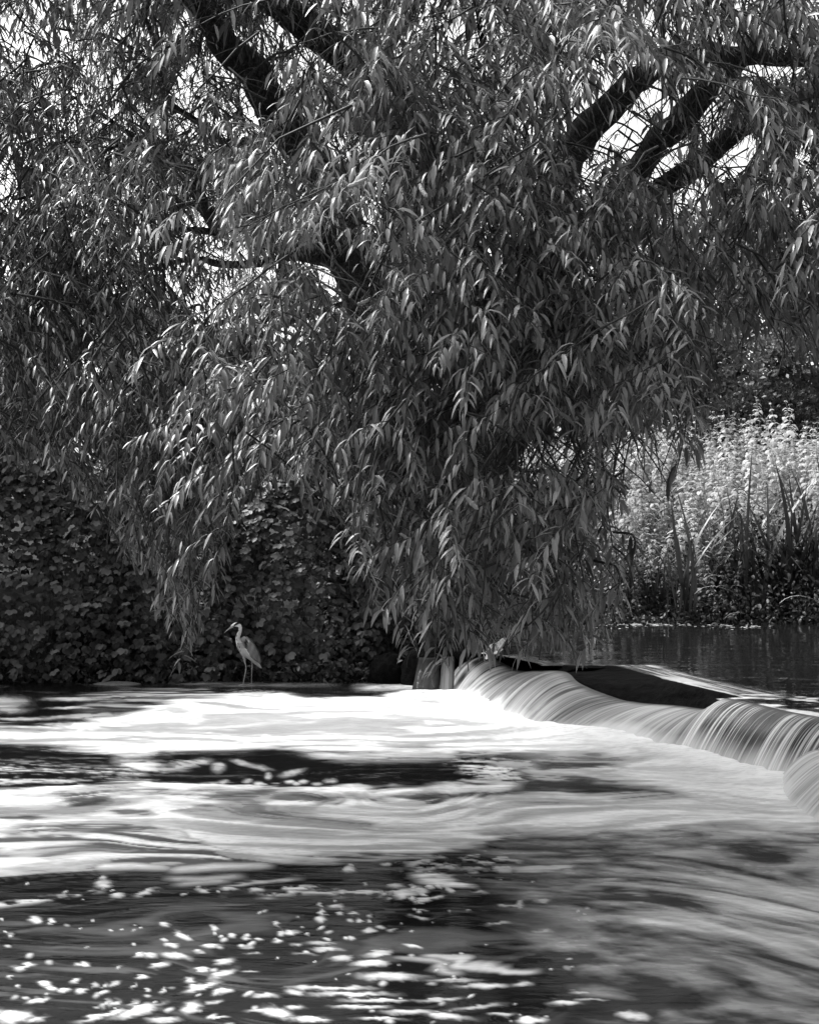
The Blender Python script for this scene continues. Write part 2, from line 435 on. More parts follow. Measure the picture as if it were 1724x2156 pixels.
    # clots of froth drifting in front (rows u, v, ru, rv, strength, slope)
    B = [(75, 1936, 14, 8, .8, .1), (108, 1940, 10, 5, .75, .2), (196, 1938, 4, 3, .7, 0), (218, 1860, 20, 10, .75, .1), (218, 1846, 12, 5, .7, 0), (248, 1884, 16, 6, .75, .1), (305, 1877, 26, 6, .7, .25),
         (428, 1873, 15, 5, .6, 0), (388, 1882, 9, 3, .5, .4), (482, 1871, 20, 4, .7, 0), (540, 1874, 18, 7, .8, 0), (257, 1958, 6, 4, .7, 0), (347, 1946, 11, 5, .7, .1), (348, 1980, 8, 4, .7, 0), (385, 1971, 18, 9, .85, -.3),
         (452, 1956, 10, 8, .75, 0), (453, 1966, 6, 4, .6, 0), (488, 1970, 11, 6, .85, 0), (520, 1976, 10, 4, .7, -.1), (543, 1977, 9, 4, .7, -.1), (583, 1981, 13, 4, .9, 0), (447, 1992, 24, 6, .9, .05),
         (583, 1944, 7, 6, .7, 0), (590, 1964, 10, 7, .7, 0), (610, 1963, 18, 5, .85, .1), (648, 1967, 6, 4, .7, 0), (362, 1991, 16, 7, .7, 0), (370, 2012, 34, 8, .75, -.1), (420, 2005, 12, 4, .6, 0), (294, 2012, 14, 7, .7, .2),
         (318, 2012, 18, 5, .65, .1), (337, 2033, 23, 7, .85, .2), (428, 2042, 18, 6, .95, 0), (300, 2058, 16, 5, .9, .1), (170, 2031, 15, 5, .9, .1), (50, 2036, 24, 6, .95, .15), (24, 2056, 9, 5, .7, .1), (40, 2076, 7, 4, .6, 0),
         (96, 2070, 16, 6, .9, 0), (108, 2079, 16, 6, .9, -.1), (134, 2085, 15, 6, .85, .1), (160, 2066, 10, 8, .65, .3), (172, 2085, 13, 8, .55, .3), (55, 2101, 9, 4, .8, 0), (80, 2106, 26, 7, .85, .15), (240, 2072, 12, 7, .5, .4),
         (220, 2076, 8, 5, .5, .4), (200, 2075, 8, 5, .4, .3), (250, 2038, 7, 6, .5, .6), (283, 2076, 5, 6, .5, .8), (312, 2086, 6, 4, .5, .2), (345, 2086, 9, 5, .5, .6), (398, 2063, 12, 7, .55, .1), (472, 2024, 24, 9, .75, .2),
         (470, 2052, 30, 12, .7, .35), (425, 2078, 36, 10, .85, .3), (470, 2088, 24, 8, .75, .15), (527, 2045, 18, 3, .55, 0), (222, 2113, 12, 8, .5, .5), (240, 2112, 12, 8, .6, .4), (280, 2112, 14, 6, .5, .3),
         (558, 2097, 30, 6, .6, 0), (555, 2127, 40, 4, .6, 0), (450, 2110, 18, 6, .5, .2), (403, 2121, 24, 15, .65, .2), (585, 2132, 34, 13, .95, -.2), (655, 2146, 40, 8, 1., -.05), (460, 2141, 18, 4, .9, .1), (620, 2120, 20, 6, .6, 0),
         (25, 2140, 42, 16, 1., 0), (75, 2146, 22, 6, .6, .25), (215, 2137, 55, 7, .75, .25), (290, 2128, 55, 12, .75, .25), (345, 2146, 34, 7, .6, 0), (735, 1831, 14, 8, .85, 0), (738, 1822, 6, 4, .6, 0), (768, 1861, 4, 7, .5, 0),
         (695, 1807, 20, 4, .6, 0), (672, 1806, 8, 4, .6, 0), (815, 1820, 12, 4, .7, 0), (830, 1863, 20, 6, .7, .1), (848, 1883, 22, 12, .95, 0), (710, 1907, 18, 6, .75, 0), (676, 1920, 9, 10, .75, 0), (676, 1935, 12, 8, .8, 0),
         (676, 1903, 6, 5, .6, 0), (716, 1923, 7, 6, .7, 0), (742, 1922, 12, 5, .8, 0), (735, 1937, 8, 6, .7, 0), (755, 1939, 9, 4, .8, 0), (778, 1940, 7, 5, .6, 0), (777, 1927, 8, 4, .6, 0), (775, 1959, 15, 7, .85, 0), (800, 1952, 9, 4, .6, 0),
         (740, 1976, 9, 5, .7, 0), (686, 1975, 8, 3, .6, 0), (825, 1958, 12, 4, .5, .1), (678, 1985, 34, 5, .6, 0), (690, 1998, 36, 6, .6, 0), (722, 2016, 26, 6, .5, .1), (800, 2006, 34, 9, .6, .15), (780, 2027, 40, 8, .75, .05),
         (625, 1988, 14, 4, .55, 0), (520, 1994, 16, 5, .4, 0), (530, 2006, 20, 3, .4, 0), (640, 2008, 26, 3, .35, 0), (820, 2055, 70, 10, .75, 0), (700, 2080, 90, 5, .7, 0), (740, 2092, 90, 6, .75, 0), (800, 2106, 80, 5, .7, 0),
         (760, 2120, 60, 5, .55, 0), (860, 2132, 60, 6, .55, 0), (800, 2146, 50, 5, .7, 0), (620, 2088, 20, 6, .6, 0), (950, 2062, 60, 5, .5, 0), (1020, 2075, 60, 7, .6, 0), (1100, 2072, 24, 7, .55, 0),
         (925, 2104, 50, 5, .5, .05), (1000, 2120, 60, 5, .45, .1), (940, 2140, 50, 7, .8, -.1), (1060, 2136, 30, 5, .6, 0), (1120, 2148, 34, 9, .95, 0), (1190, 2112, 34, 7, .95, 0), (1240, 2104, 40, 4, .6, 0), (1330, 2138, 38, 12, 1., -.1),
         (1220, 2088, 26, 5, .5, 0), (1140, 1896, 20, 5, .6, 0), (1096, 1905, 8, 16, .5, 0), (1070, 1908, 36, 3, .5, 0), (1240, 1937, 18, 4, .6, 0), (1140, 1960, 28, 7, .4, 0), (1050, 1944, 30, 3, .45, .1), (890, 1882, 8, 5, .9, 0),
         (872, 1892, 9, 5, .8, 0), (905, 1868, 12, 6, .9, 0), (925, 1866, 10, 5, .9, 0), (895, 1895, 22, 5, .9, .2), (920, 1889, 18, 5, .9, .2), (946, 1873, 9, 5, .85, 0), (886, 1876, 18, 8, .9, 0), (868, 1866, 10, 6, .85, 0),
         (925, 1845, 36, 8, .85, -.1), (1010, 1878, 20, 4, .5, 0), (880, 1932, 24, 4, .6, -.15), (888, 1917, 14, 3, .7, 0), (873, 1915, 5, 3, .8, 0), (1000, 1830, 40, 4, .4, 0), (866, 1990, 24, 5, .8, -.15), (950, 2012, 40, 3, .5, 0)]
    j = (fbm(Xw * 14, Yw * 26, 51, 3) - .5)
    for (u, v, ru, rv, k, sl_) in B:
        m_ = (np.abs(U - u) < ru * 2 + 20) & (np.abs(V - v) < rv * 2 + 12 + ru * abs(sl_))
        if m_.any():
            f[m_] = np.maximum(f[m_], blob(U[m_] + j[m_] * 18, V[m_] + j[m_] * 9, u, v, ru * .82, rv * .72, k * .9, sl_) * (.8 + .3 * clot[m_]) * (.75 + .4 * st2[m_]))
    r_ = np.random.default_rng(77)
    for _ in range(130):
        u, v = r_.uniform(-100, 1250), r_.uniform(1850, 2156)
        u += (v - 2000) * -.6 * (r_.random() < .5)
        ru = r_.uniform(2, 9) * (.6 + (v - 1800) / 500); rv = ru * r_.uniform(.3, .6)
        m_ = (np.abs(U - u) < ru * 3) & (np.abs(V - v) < rv * 3 + ru)
        if m_.any(): f[m_] = np.maximum(f[m_], blob(U[m_], V[m_], u, v, ru, rv, r_.uniform(.25, .8), r_.uniform(-.1, .4)) * (.6 + .5 * clot[m_]))
    # a little grey veil everywhere
    f = np.maximum(f, .07 * sst(.5, .75, st) * sst(.4, .6, st2))
    return np.clip(f, 0, 1), st, clot

vv = np.concatenate([np.linspace(1415, 1500, 70), np.linspace(1501, 2230, 360), np.linspace(2300, 4200, 16)])
yy = H * F / (vv - VH)
uu = np.concatenate([np.linspace(-3000, -150, 18), np.linspace(-110, 1840, 540), np.linspace(1900, 3600, 14)])
U2, Y2 = np.meshgrid(uu, yy)
X2 = (U2 - UC) / F * Y2
foam, st, clot = river_foam(X2, Y2)
Z2 = .007 * (fbm(X2 * 1.1, Y2 * 2.4, 61, 4) - .5) * 2 + .006 * foam * (.4 + clot) + .003 * (fbm(X2 * 5, Y2 * 9, 63, 3) - .5)
Z2 = np.where(Y2 > 20.8, Z2 * .3, Z2)
# the froth heaps up where the fall lands
dl = X2 - np.interp(-Y2, -base_w[:, 1], base_w[:, 0])
heap = np.exp(-(dl / .55) ** 2) * sst(21, 19.5, Y2)
foam = np.maximum(foam, sst(-.9, -.25, dl) * (Y2 < 20.3) * (.8 + .25 * clot))
Z2 = Z2 + heap * (.02 + .06 * fbm(X2 * 5, Y2 * 8, 67, 3))
nx = len(uu); ii = (np.arange(len(yy) - 1)[:, None] * nx + np.arange(nx - 1)[None, :]).ravel()
keep = (dl.ravel()[ii] < .6)
ii = ii[keep]
tag(link('river', mesh('river', np.stack([X2, Y2, Z2], -1).reshape(-1, 3), np.stack([ii, ii + nx, ii + nx + 1, ii + 1], -1), None, M['river'], {'foam': foam})), kind='structure')

# ------------------------------------------------------------------ upper pool and the shelf
def cx_of_y(y):
    return np.interp(-y, -crest_w[:, 1], crest_w[:, 0])
wall_top = np.array([at_z(u, v, POOL_Z + .02) for u, v in [(1190, 1398), (1215, 1404), (1272, 1397), (1358, 1420), (1459, 1445), (1550, 1466)]])
yy = np.concatenate([np.linspace(9, 14.4, 30), np.linspace(14.45, 20.6, 150), np.linspace(20.8, 27, 60)])
tt = np.concatenate([np.linspace(0, 2.2, 120), np.linspace(2.25, 9, 40)])
T3, Y3 = np.meshgrid(tt, yy)
wx = np.interp(-yy, -wall_top[:, 1], wall_top[:, 0])
wlo, whi = wall_top[-1, 1], wall_top[0, 1]
cxx = cx_of_y(yy)
left = np.where(yy < wlo, cxx, np.where(yy < whi, np.maximum(wx, cxx), cxx))
left = np.where(yy > 20.5, .9, left)
X3 = left[:, None] + T3
dle = T3
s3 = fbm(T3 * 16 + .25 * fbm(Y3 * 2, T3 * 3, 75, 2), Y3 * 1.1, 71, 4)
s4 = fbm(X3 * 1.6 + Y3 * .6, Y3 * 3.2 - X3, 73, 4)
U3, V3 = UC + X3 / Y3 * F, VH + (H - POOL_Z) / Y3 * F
sheen_band = sst(0.0, .12, T3) * (1 - sst(.35, .75, T3 + .25 * (s4 - .5)))
foam_sheen3 = sheen_band * sst(.25, .75, s3) * .6 * ((Y3 < whi) & (Y3 > wlo - .3))  # sky reflection beside the step, painted as pale streaks in the water colour
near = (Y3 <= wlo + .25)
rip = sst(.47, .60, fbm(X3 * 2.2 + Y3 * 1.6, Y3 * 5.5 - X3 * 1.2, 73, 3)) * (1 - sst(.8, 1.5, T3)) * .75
foam_sheen3 = np.where(near, np.maximum(foam_sheen3 * sst(wlo - .3, wlo + .25, Y3), rip), foam_sheen3)
foam_sheen3 = np.maximum(foam_sheen3, (Y3 > whi) * (Y3 < 20.4) * (T3 < .5) * .25 * sst(.52, .66, s3))
Z3 = POOL_Z + .012 * (s4 - .5) - .012 * (1 - sst(0, .25, T3)) + .01
nx = len(tt); ii = (np.arange(len(yy) - 1)[:, None] * nx + np.arange(nx - 1)[None, :]).ravel()
tag(link('upper_pool', mesh('upper_pool', np.stack([X3, Y3, Z3], -1).reshape(-1, 3), np.stack([ii, ii + 1, ii + nx + 1, ii + nx], -1), None, M['pool'], {'foam': foam_sheen3})), kind='structure')

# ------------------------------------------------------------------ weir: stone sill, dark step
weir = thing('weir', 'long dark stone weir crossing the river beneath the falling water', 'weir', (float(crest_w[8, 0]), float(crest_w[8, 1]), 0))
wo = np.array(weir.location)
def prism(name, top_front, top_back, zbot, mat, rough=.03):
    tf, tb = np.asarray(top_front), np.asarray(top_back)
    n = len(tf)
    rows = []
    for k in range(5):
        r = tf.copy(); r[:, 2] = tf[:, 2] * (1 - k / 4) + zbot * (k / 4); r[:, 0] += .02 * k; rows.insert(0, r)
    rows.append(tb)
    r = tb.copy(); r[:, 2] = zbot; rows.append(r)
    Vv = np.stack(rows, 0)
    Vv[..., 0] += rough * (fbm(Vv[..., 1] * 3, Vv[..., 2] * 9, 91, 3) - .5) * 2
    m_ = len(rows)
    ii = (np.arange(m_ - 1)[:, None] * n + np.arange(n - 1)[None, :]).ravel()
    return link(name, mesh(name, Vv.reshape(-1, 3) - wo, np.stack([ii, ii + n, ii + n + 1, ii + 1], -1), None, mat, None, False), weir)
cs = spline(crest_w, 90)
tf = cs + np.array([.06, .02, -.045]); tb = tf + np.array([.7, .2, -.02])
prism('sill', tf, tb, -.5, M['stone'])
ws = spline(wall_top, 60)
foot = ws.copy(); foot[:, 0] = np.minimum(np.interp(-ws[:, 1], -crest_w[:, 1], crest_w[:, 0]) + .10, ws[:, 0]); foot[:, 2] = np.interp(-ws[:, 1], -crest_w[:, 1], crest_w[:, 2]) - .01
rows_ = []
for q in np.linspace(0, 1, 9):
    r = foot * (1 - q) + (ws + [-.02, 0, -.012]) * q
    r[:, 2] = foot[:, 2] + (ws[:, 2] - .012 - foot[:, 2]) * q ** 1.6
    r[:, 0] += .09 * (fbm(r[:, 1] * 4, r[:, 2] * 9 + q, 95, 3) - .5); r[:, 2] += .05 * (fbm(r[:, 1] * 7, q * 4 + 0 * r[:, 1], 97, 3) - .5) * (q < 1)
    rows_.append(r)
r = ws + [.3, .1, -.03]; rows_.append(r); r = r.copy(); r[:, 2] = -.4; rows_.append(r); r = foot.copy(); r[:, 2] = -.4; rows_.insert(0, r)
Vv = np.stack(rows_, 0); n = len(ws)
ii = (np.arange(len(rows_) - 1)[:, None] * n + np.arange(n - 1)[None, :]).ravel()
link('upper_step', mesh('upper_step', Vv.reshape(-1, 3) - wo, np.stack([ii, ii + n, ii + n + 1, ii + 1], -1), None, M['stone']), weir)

# ------------------------------------------------------------------ curtain of falling water
def curtain(name, crest, base, n, contrast, level, seed, m=16, FR=17):
    c_, b_ = spline(crest, n), spline(base, n)
    t = np.linspace(-.12, 1.06, m)
    V_ = np.zeros((m, n, 3)); 
    hor = b_ - c_; hor[:, 2] = 0
    for k, q in enumerate(t):
        if q < 0:
            V_[k] = c_ - hor * (-q) * 1.2; V_[k, :, 2] = c_[:, 2] + .006
        else:
            V_[k] = c_ + hor * q
            V_[k, :, 2] = c_[:, 2] + (b_[:, 2] - c_[:, 2]) * (.18 * q + .82 * q ** 2.1)
    arc = np.concatenate([[0], np.cumsum(np.linalg.norm(np.diff(c_, axis=0), axis=1))])
    A = np.repeat(arc[None, :], m, 0); Tq = np.repeat(t[:, None], n, 1)
    s1 = fbm(A * FR + 0.5 * Tq, Tq * .5, seed, 4); s2 = vnoise(A * FR * 3.4, Tq * .7, seed + 5); s0 = fbm(A * 3, Tq * .3, seed + 9, 2)
    lv = level(arc / arc[-1])[None, :]; ct = contrast(arc / arc[-1])[None, :]
    s = np.clip(lv + ct * ((s1 - .5) * 1.9 + (s2 - .5) * .8 + (s0 - .5) * .7), 0.0, 1)
    s = s * sst(-.1, .1, Tq) * (.75 + .25 * Tq) + .0
    s = np.maximum(s, sst(.62, 1.05, Tq + .5 * (s0 - .5) + .2 * (s1 - .5)) * .8)
    V_[..., 0] -= (.02 * (s1 - .5) + .008 * (s2 - .5)) * sst(-.05, .3, Tq)
    V_[..., 1] -= .010 * (s1 - .5)
    ii = (np.arange(m - 1)[:, None] * n + np.arange(n - 1)[None, :]).ravel()
    return tag(link(name, mesh(name, V_.reshape(-1, 3), np.stack([ii, ii + 1, ii + n + 1, ii + n], -1), None, M['curtain'], {'foam': s})), kind='structure')
curtain('waterfall', crest_w[:11], base_w[:11], 1000, lambda a_: .42 + .35 * sst(.2, 0, a_) + .1 * sst(.8, 1, a_), lambda a_: .36 - .16 * sst(.15, 0, a_), 101)
cw = crest_w[10:].copy(); cw[0] += [-.02, .02, 0]
curtain('waterfall', cw, base_w[10:], 700, lambda a_: 1.9 + 0 * a_, lambda a_: .20 + 0 * a_, 131, FR=34)
# the nearer sheet that bulges in at the right edge
cc = np.array([at_z(1722, 1578, .30), at_z(1790, 1590, .33), at_z(1860, 1610, .36), at_z(1980, 1640, .4)])
bb = np.array([at_z(1640, 1640, .0), at_z(1656, 1682, .0), at_z(1715, 1728, .0), at_z(1840, 1800, .0)])
curtain('waterfall', cc, bb, 400, lambda a_: .5 + 0 * a_, lambda a_: .55 + 0 * a_, 151, FR=26)
# two narrow spouts falling over the bank end of the weir
def spout(u0, v0, u1, v1, wpx0, wpx1, d, lvl, seed):
    n, m = 26, 14
    Vv, A = np.zeros((m, n, 3)), np.zeros((m, n))
    for k in range(m):
        q = k / (m - 1)
        u = u0 + (u1 - u0) * q; v = v0 + (v1 - v0) * max(0, q - .15) / .85; wd = (wpx0 + (wpx1 - wpx0) * q)
        th = np.linspace(0, np.pi, n)
        p = P(u, v, d)
        Vv[k, :, 0] = p[0] + np.cos(th) * wd / 2 / F * d
        Vv[k, :, 1] = d - np.sin(th) * wd / 5 / F * d - .1 * q
        Vv[k, :, 0] += .02 * (fbm(th * 3, q * 5 + 0 * th, seed, 3) - .5)
        Vv[k, :, 2] = p[2]
        A[k] = lvl * .8 * (.3 + 1.1 * fbm(th * 7, q * .6 + 0 * th, seed, 3)) * np.sin(th) ** 1.5 * min(1, q * 1.6)
    ii = (np.arange(m - 1)[:, None] * n + np.arange(n - 1)[None, :]).ravel()
    tag(link('waterfall', mesh('waterfall', Vv.reshape(-1, 3), np.stack([ii, ii + 1, ii + n + 1, ii + n], -1), None, M['spill'], {'foam': A})), kind='structure')
spout(905, 1384, 896, 1450, 40, 58, 20.5, .13, 3)
spout(944, 1382, 940, 1450, 26, 30, 20.3, .45, 4)

# ------------------------------------------------------------------ generic leaves
WS = np.array([0, .75, 1.0, .52, 0]); TS = np.array([0, .22, .5, .78, 1.0])
LT_Q = np.array([[1, 4, 5, 2], [2, 5, 6, 3], [4, 7, 8, 5], [5, 8, 9, 6]])
LT_T = np.array([[0, 1, 2], [0, 2, 3], [7, 10, 8], [8, 10, 9]])
def leaves(base, d0, L, W, droop, h, fold=.18, ws=WS):
    """base, d0 (N,3); L, W, droop (N,); h (N,3): wanted direction across the blade. Returns verts (N*11,3)."""
    N = len(base); p = base.copy(); down = np.array([0, 0, -1.])
    pts, dirs = [p.copy()], [nrm(d0)]
    for k in range(1, 5):
        tm = (TS[k] + TS[k - 1]) / 2
        dr = nrm(d0 + (droop * tm * 2)[:, None] * down)
        p = p + dr * (L * (TS[k] - TS[k - 1]))[:, None]
        pts.append(p.copy()); dirs.append(nrm(d0 + (droop * TS[k] * 2)[:, None] * down))
    V = np.zeros((N, 11, 3)); V[:, 0] = pts[0]; V[:, 10] = pts[4]
    for k in (1, 2, 3):
        dr = dirs[k]; sd = nrm(h - dr * np.sum(h * dr, 1, keepdims=True)); nn = np.cross(sd, dr)
        hw = (W * ws[k] / 2)[:, None]
        V[:, 3 * k - 2] = pts[k] - sd * hw; V[:, 3 * k - 1] = pts[k] - nn * hw * fold * 2; V[:, 3 * k] = pts[k] + sd * hw
    return V.reshape(-1, 3)
def leaves_lite(base, d0, L, W, droop, h, fold=.18, W4=(0, 1., .66, 0)):
    N = len(base); p = base.copy(); down = np.array([0, 0, -1.]); T4 = [0, .35, .74, 1.]
    V = np.zeros((N, 8, 3)); V[:, 0] = p
    for k in (1, 2, 3):
        p = p + nrm(d0 + (droop * (T4[k] + T4[k - 1]))[:, None] * down) * (L * (T4[k] - T4[k - 1]))[:, None]
        if k == 3: V[:, 7] = p; break
        dr = nrm(d0 + (droop * T4[k] * 2)[:, None] * down)
        sd = nrm(h - dr * np.sum(h * dr, 1, keepdims=True)); nn = np.cross(sd, dr); hw = (W * W4[k] / 2)[:, None]
        V[:, 3 * k - 2] = p - sd * hw; V[:, 3 * k - 1] = p - nn * hw * fold * 2; V[:, 3 * k] = p + sd * hw
    o = (np.arange(N) * 8)[:, None, None]
    return V.reshape(-1, 3), (np.array([[1, 4, 5, 2], [2, 5, 6, 3]])[None] + o).reshape(-1, 4), (np.array([[0, 1, 2], [0, 2, 3], [4, 7, 5], [5, 7, 6]])[None] + o).reshape(-1, 3)
def leaf_faces(N):
    o = (np.arange(N) * 11)[:, None, None]
    return (LT_Q[None] + o).reshape(-1, 4), (LT_T[None] + o).reshape(-1, 3)

# ------------------------------------------------------------------ willow
ENV = np.array([(-400, 990), (0, 1000), (60, 1020), (130, 1050), (190, 1110), (240, 1200), (300, 1250), (345, 1330), (375, 1432), (412, 1440), (440, 1310), (470, 1200), (510, 1080), (560, 1060), (620, 1050), (690, 1110), (730, 1180), (760, 1300), (800, 1310), (860, 1385), (890, 1425), (1000, 1425), (1100, 1410), (1180, 1402), (1260, 1395), (1300, 1310), (1335, 1200), (1350, 1090), (1430, 1040), (1480, 960), (1500, 880), (1530, 800), (1600, 760), (1660, 770), (1724, 800), (1900, 820), (2300, 820)], float)
GAPS = [(430, 30, 45, 60, .8), (490, 110, 45, 55, .8), (550, 200, 45, 60, .75), (610, 290, 40, 50, .65), (600, 50, 50, 50, .65), (690, 110, 60, 40, .65), (1330, 185, 70, 42, .9), (1235, 275, 60, 55, .85), (1390, 310, 60, 50, .95), (1480, 215, 55, 50, .95), (1540, 300, 60, 40, .9), (1600, 125, 110, 30, .8), (1430, 375, 50, 40, .85), (560, 545, 130, 26, .6), (700, 520, 60, 60, .5), (410, 400, 40, 60, .5), (400, 175, 28, 60, 1), (380, 250, 18, 30, 1), (430, 460, 26, 26, 1), (560, 200, 14, 20, 1), (20, 60, 26, 40, .8), (5, 370, 20, 60, .8), (15, 560, 20, 20, .7), (1100, 262, 18, 14, 1), (1185, 100, 16, 26, 1), (1322, 270, 50, 30, .9), (1235, 375, 24, 34, .9),
        (1530, 350, 46, 28, .85), (1470, 420, 30, 40, .5), (1690, 330, 30, 30, .8), (1250, 130, 20, 18, .8), (640, 255, 14, 20, .9), (455, 520, 34, 26, .8), (1700, 430, 22, 30, .8), (960, 60, 14, 20, .8), (1240, 330, 30, 26, .8),
        (1120, 945, 60, 26, .6), (1200, 930, 60, 36, .55), (1330, 960, 60, 60, .5), (1060, 40, 16, 30, .7), (560, 560, 30, 20, .5), (700, 300, 30, 40, .5),
        (740, 590, 70, 70, .75), (545, 190, 40, 90, .5), (1370, 330, 60, 60, .6), (1270, 230, 50, 50, .45), (1450, 230, 60, 50, .5), (1040, 960, 50, 50, .75), (470, 90, 40, 90, .3), (650, 70, 50, 60, .4), (1190, 960, 130, 50, .55), (1370, 1000, 70, 100, .5), (780, 440, 60, 50, .5), (1600, 130, 90, 24, .5)]
tub_near, tub_far = Tubes(), Tubes()
LB = {k: [] for k in ('base', 'd0', 'L', 'W', 'droop', 'h', 'tone', 'far')}
catkins = []

def inside(p, soft=True):
    u, v = proj(p)
    ok = v < np.interp(u, ENV[:, 0], ENV[:, 1])
    for gu, gv, ru, rv, k in GAPS:
        r = ((u - gu) / ru) ** 2 + ((v - gv) / rv) ** 2
        ok &= ~((r < 1) & (rng.random(np.shape(u)) < k * np.where(p[..., 1] > 15, .35, .85)))
    return ok

DENS = .47
TRUNK_TOP = P(860, 700, 17.5)
def spray(p0, az, el, Lt, leafL, droop, far, cat, sp=.04, tilt=.25, free=False):
    droop = droop * rng.uniform(.5, 1.2)
    """one hanging twig with its leaves"""
    n = 6
    d = np.array([math.cos(el) * math.cos(az), math.cos(el) * math.sin(az), math.sin(el)])
    pts = [p0]; dirs = [d]
    for k in range(n - 1):
        d = nrm(d + np.array([0, 0, -droop / n]) + rng.normal(0, .05, 3))
        pts.append(pts[-1] + d * Lt / (n - 1)); dirs.append(d)
    pts = np.array(pts)
    u, v = proj(pts[-1])
    if free:
        pass
    elif v + leafL * .8 / pts[-1][1] * F > np.interp(u, ENV[:, 0], ENV[:, 1]) - abs(rng.normal(0, 34)) or pts[-1][1] < 5.5:
        return
    if not inside(pts[3][None])[0]:
        return
    if not free and v > np.interp(u, ENV[:, 0], ENV[:, 1]) - 230 and rng.random() < .42:
        return
    (tub_far if far else tub_near).add(pts, np.linspace(.0035, .0012, n) * (1.6 if far else 1), 3)
    m = max(6, int(Lt / (sp * .72))); q = np.linspace(.06, 1, m) ** .8 + rng.uniform(-.02, .02, m); q = np.clip(q, 0, 1) * (n - 1)
    i = np.minimum(q.astype(int), n - 2); f = (q - i)[:, None]
    base = pts[i] * (1 - f) + pts[i + 1] * f
    t = nrm(pts[i + 1] - pts[i])
    sidev = nrm(np.cross(t, [0, 0, 1.]) + 1e-3)
    sgn = np.where(np.arange(m) % 2 == 0, 1, -1)[:, None]
    d0 = nrm(t * rng.uniform(.3, .9, (m, 1)) + sidev * sgn * rng.uniform(.4, 1.1, (m, 1)) + np.array([0, 0, 1.]) * rng.uniform(-.3, tilt + .3, (m, 1)) + rng.normal(0, .24, (m, 3)))
    Ls = leafL * rng.uniform(.65, 1.1, m) * np.where(np.linspace(0, 1, m) > .85, .7, 1)
    hh = nrm(np.cross(d0, [0, 0, 1.]) + rng.normal(0, .3, (m, 3)))
    LB['base'].append(base); LB['d0'].append(d0); LB['L'].append(Ls); LB['W'].append(Ls * rng.uniform(.13, .21, m))
    LB['droop'].append(rng.uniform(.6, 2.0, m) * rng.uniform(.35, 1.5)); LB['h'].append(hh)
    LB['tone'].append(np.clip(rng.normal(.5, .20) + rng.normal(0, .2, m), 0, 1)); LB['far'].append(np.full(m, far))
    if cat and rng.random() < cat:
        for c in range(rng.integers(1, 4)):
            catkins.append((base[rng.integers(0, m)], rng.uniform(0, 6.28), rng.uniform(.06, .11)))

def blobfill(u, v, d, ru, rv, rd, count, leafL, Lt=(.2, .48), droop=1.5, far=0, cat=0, ns=7, hang=.5, sp=.04, az_bias=None):
    done = 0; done_c = 0
    for _ in range(int(count * DENS)):
        if done_c % 8 == 0:
            while True:
                r = rng.uniform(-1, 1, 3)
                if np.dot(r, r) < 1: break
            az_c = rng.uniform(0, 6.28)
        done_c += 1
        dz = d + r[2] * rd
        p = P(u + r[0] * ru, v + r[1] * rv - 30, dz) + rng.normal(0, .16, 3) * [2.2, 1.8, .6]
        if not inside(p[None])[0]: continue
        az = az_c + rng.normal(0, .8)
        out = nrm(np.array([math.cos(az), math.sin(az) - .25, 0]))
        Lb = rng.uniform(.5, 1.1) * (Lt[1] / .55)
        dd_ = nrm(out + np.array([0, 0, rng.uniform(-hang * 1.5, .35 - hang * .8)]))
        pts = [p]
        for k in range(5):
            dd_ = nrm(dd_ + np.array([0, 0, -.20]) + rng.normal(0, .17, 3)); pts.append(pts[-1] + dd_ * Lb / 5)
        pts = np.array(pts)
        ue, ve = proj(pts[-1])
        if ve > np.interp(ue, ENV[:, 0], ENV[:, 1]) - 8: 
            continue
        (tub_far if far else tub_near).add(pts, np.linspace(.007, .0025, 6) * (1.5 if far else 1), 4)
        a0 = math.atan2(dd_[1], dd_[0])
        for k in range(ns):
            q = k / max(1, ns - 1) * 4.99; i = int(q); b_ = pts[i] + (pts[i + 1] - pts[i]) * (q - i)
            a2 = math.atan2((pts[i + 1] - pts[i])[1], (pts[i + 1] - pts[i])[0]) + (1 if k % 2 else -1) * rng.uniform(.3, 1.1)
            spray(b_, a2 if k < ns - 1 else a0, rng.uniform(-.35, .35) - hang * .45, rng.uniform(*Lt), leafL, droop, far, cat, sp)
        done += 1
    return done

# front mass, close to the lens and hanging out over the fall
blobfill(880, 300, 8.6, 420, 330, 1.3, 330, .138, cat=.14)
blobfill(1000, 640, 8.4, 470, 280, 1.2, 370, .142, cat=.16)
blobfill(1000, 980, 8.2, 430, 260, 1.0, 290, .142, cat=.14, hang=.7)
blobfill(1040, 1230, 8.0, 300, 170, .8, 130, .155, cat=.14, hang=.8)
blobfill(960, 1290, 7.8, 110, 110, .5, 34, .16, cat=.2, hang=1.0, Lt=(.25, .45))
blobfill(1200, 150, 9.2, 560, 260, 1.4, 300, .135, cat=.16)
blobfill(1640, 520, 8.8, 210, 260, 1.0, 130, .155, cat=.05, hang=.8)
blobfill(1620, 130, 9.5, 280, 240, 1.0, 150, .15, cat=.14)
blobfill(1600, 360, 9.6, 200, 170, .9, 90, .14, cat=.1)
blobfill(600, 560, 9.6, 160, 420, .9, 70, .145, cat=.06)
# left mass, farther back
blobfill(300, 250, 13.0, 430, 420, 2.0, 620, .125, Lt=(.25, .55), far=1, sp=.05)
blobfill(-20, 480, 13.5, 170, 380, 1.5, 150, .125, Lt=(.25, .55), far=1, sp=.05)
blobfill(250, 760, 12.0, 430, 300, 1.8, 560, .125, Lt=(.25, .55), far=1, sp=.05, hang=.7)
blobfill(500, 900, 11.5, 240, 260, 1.4, 190, .13, Lt=(.25, .5), far=1, sp=.05, hang=.8)
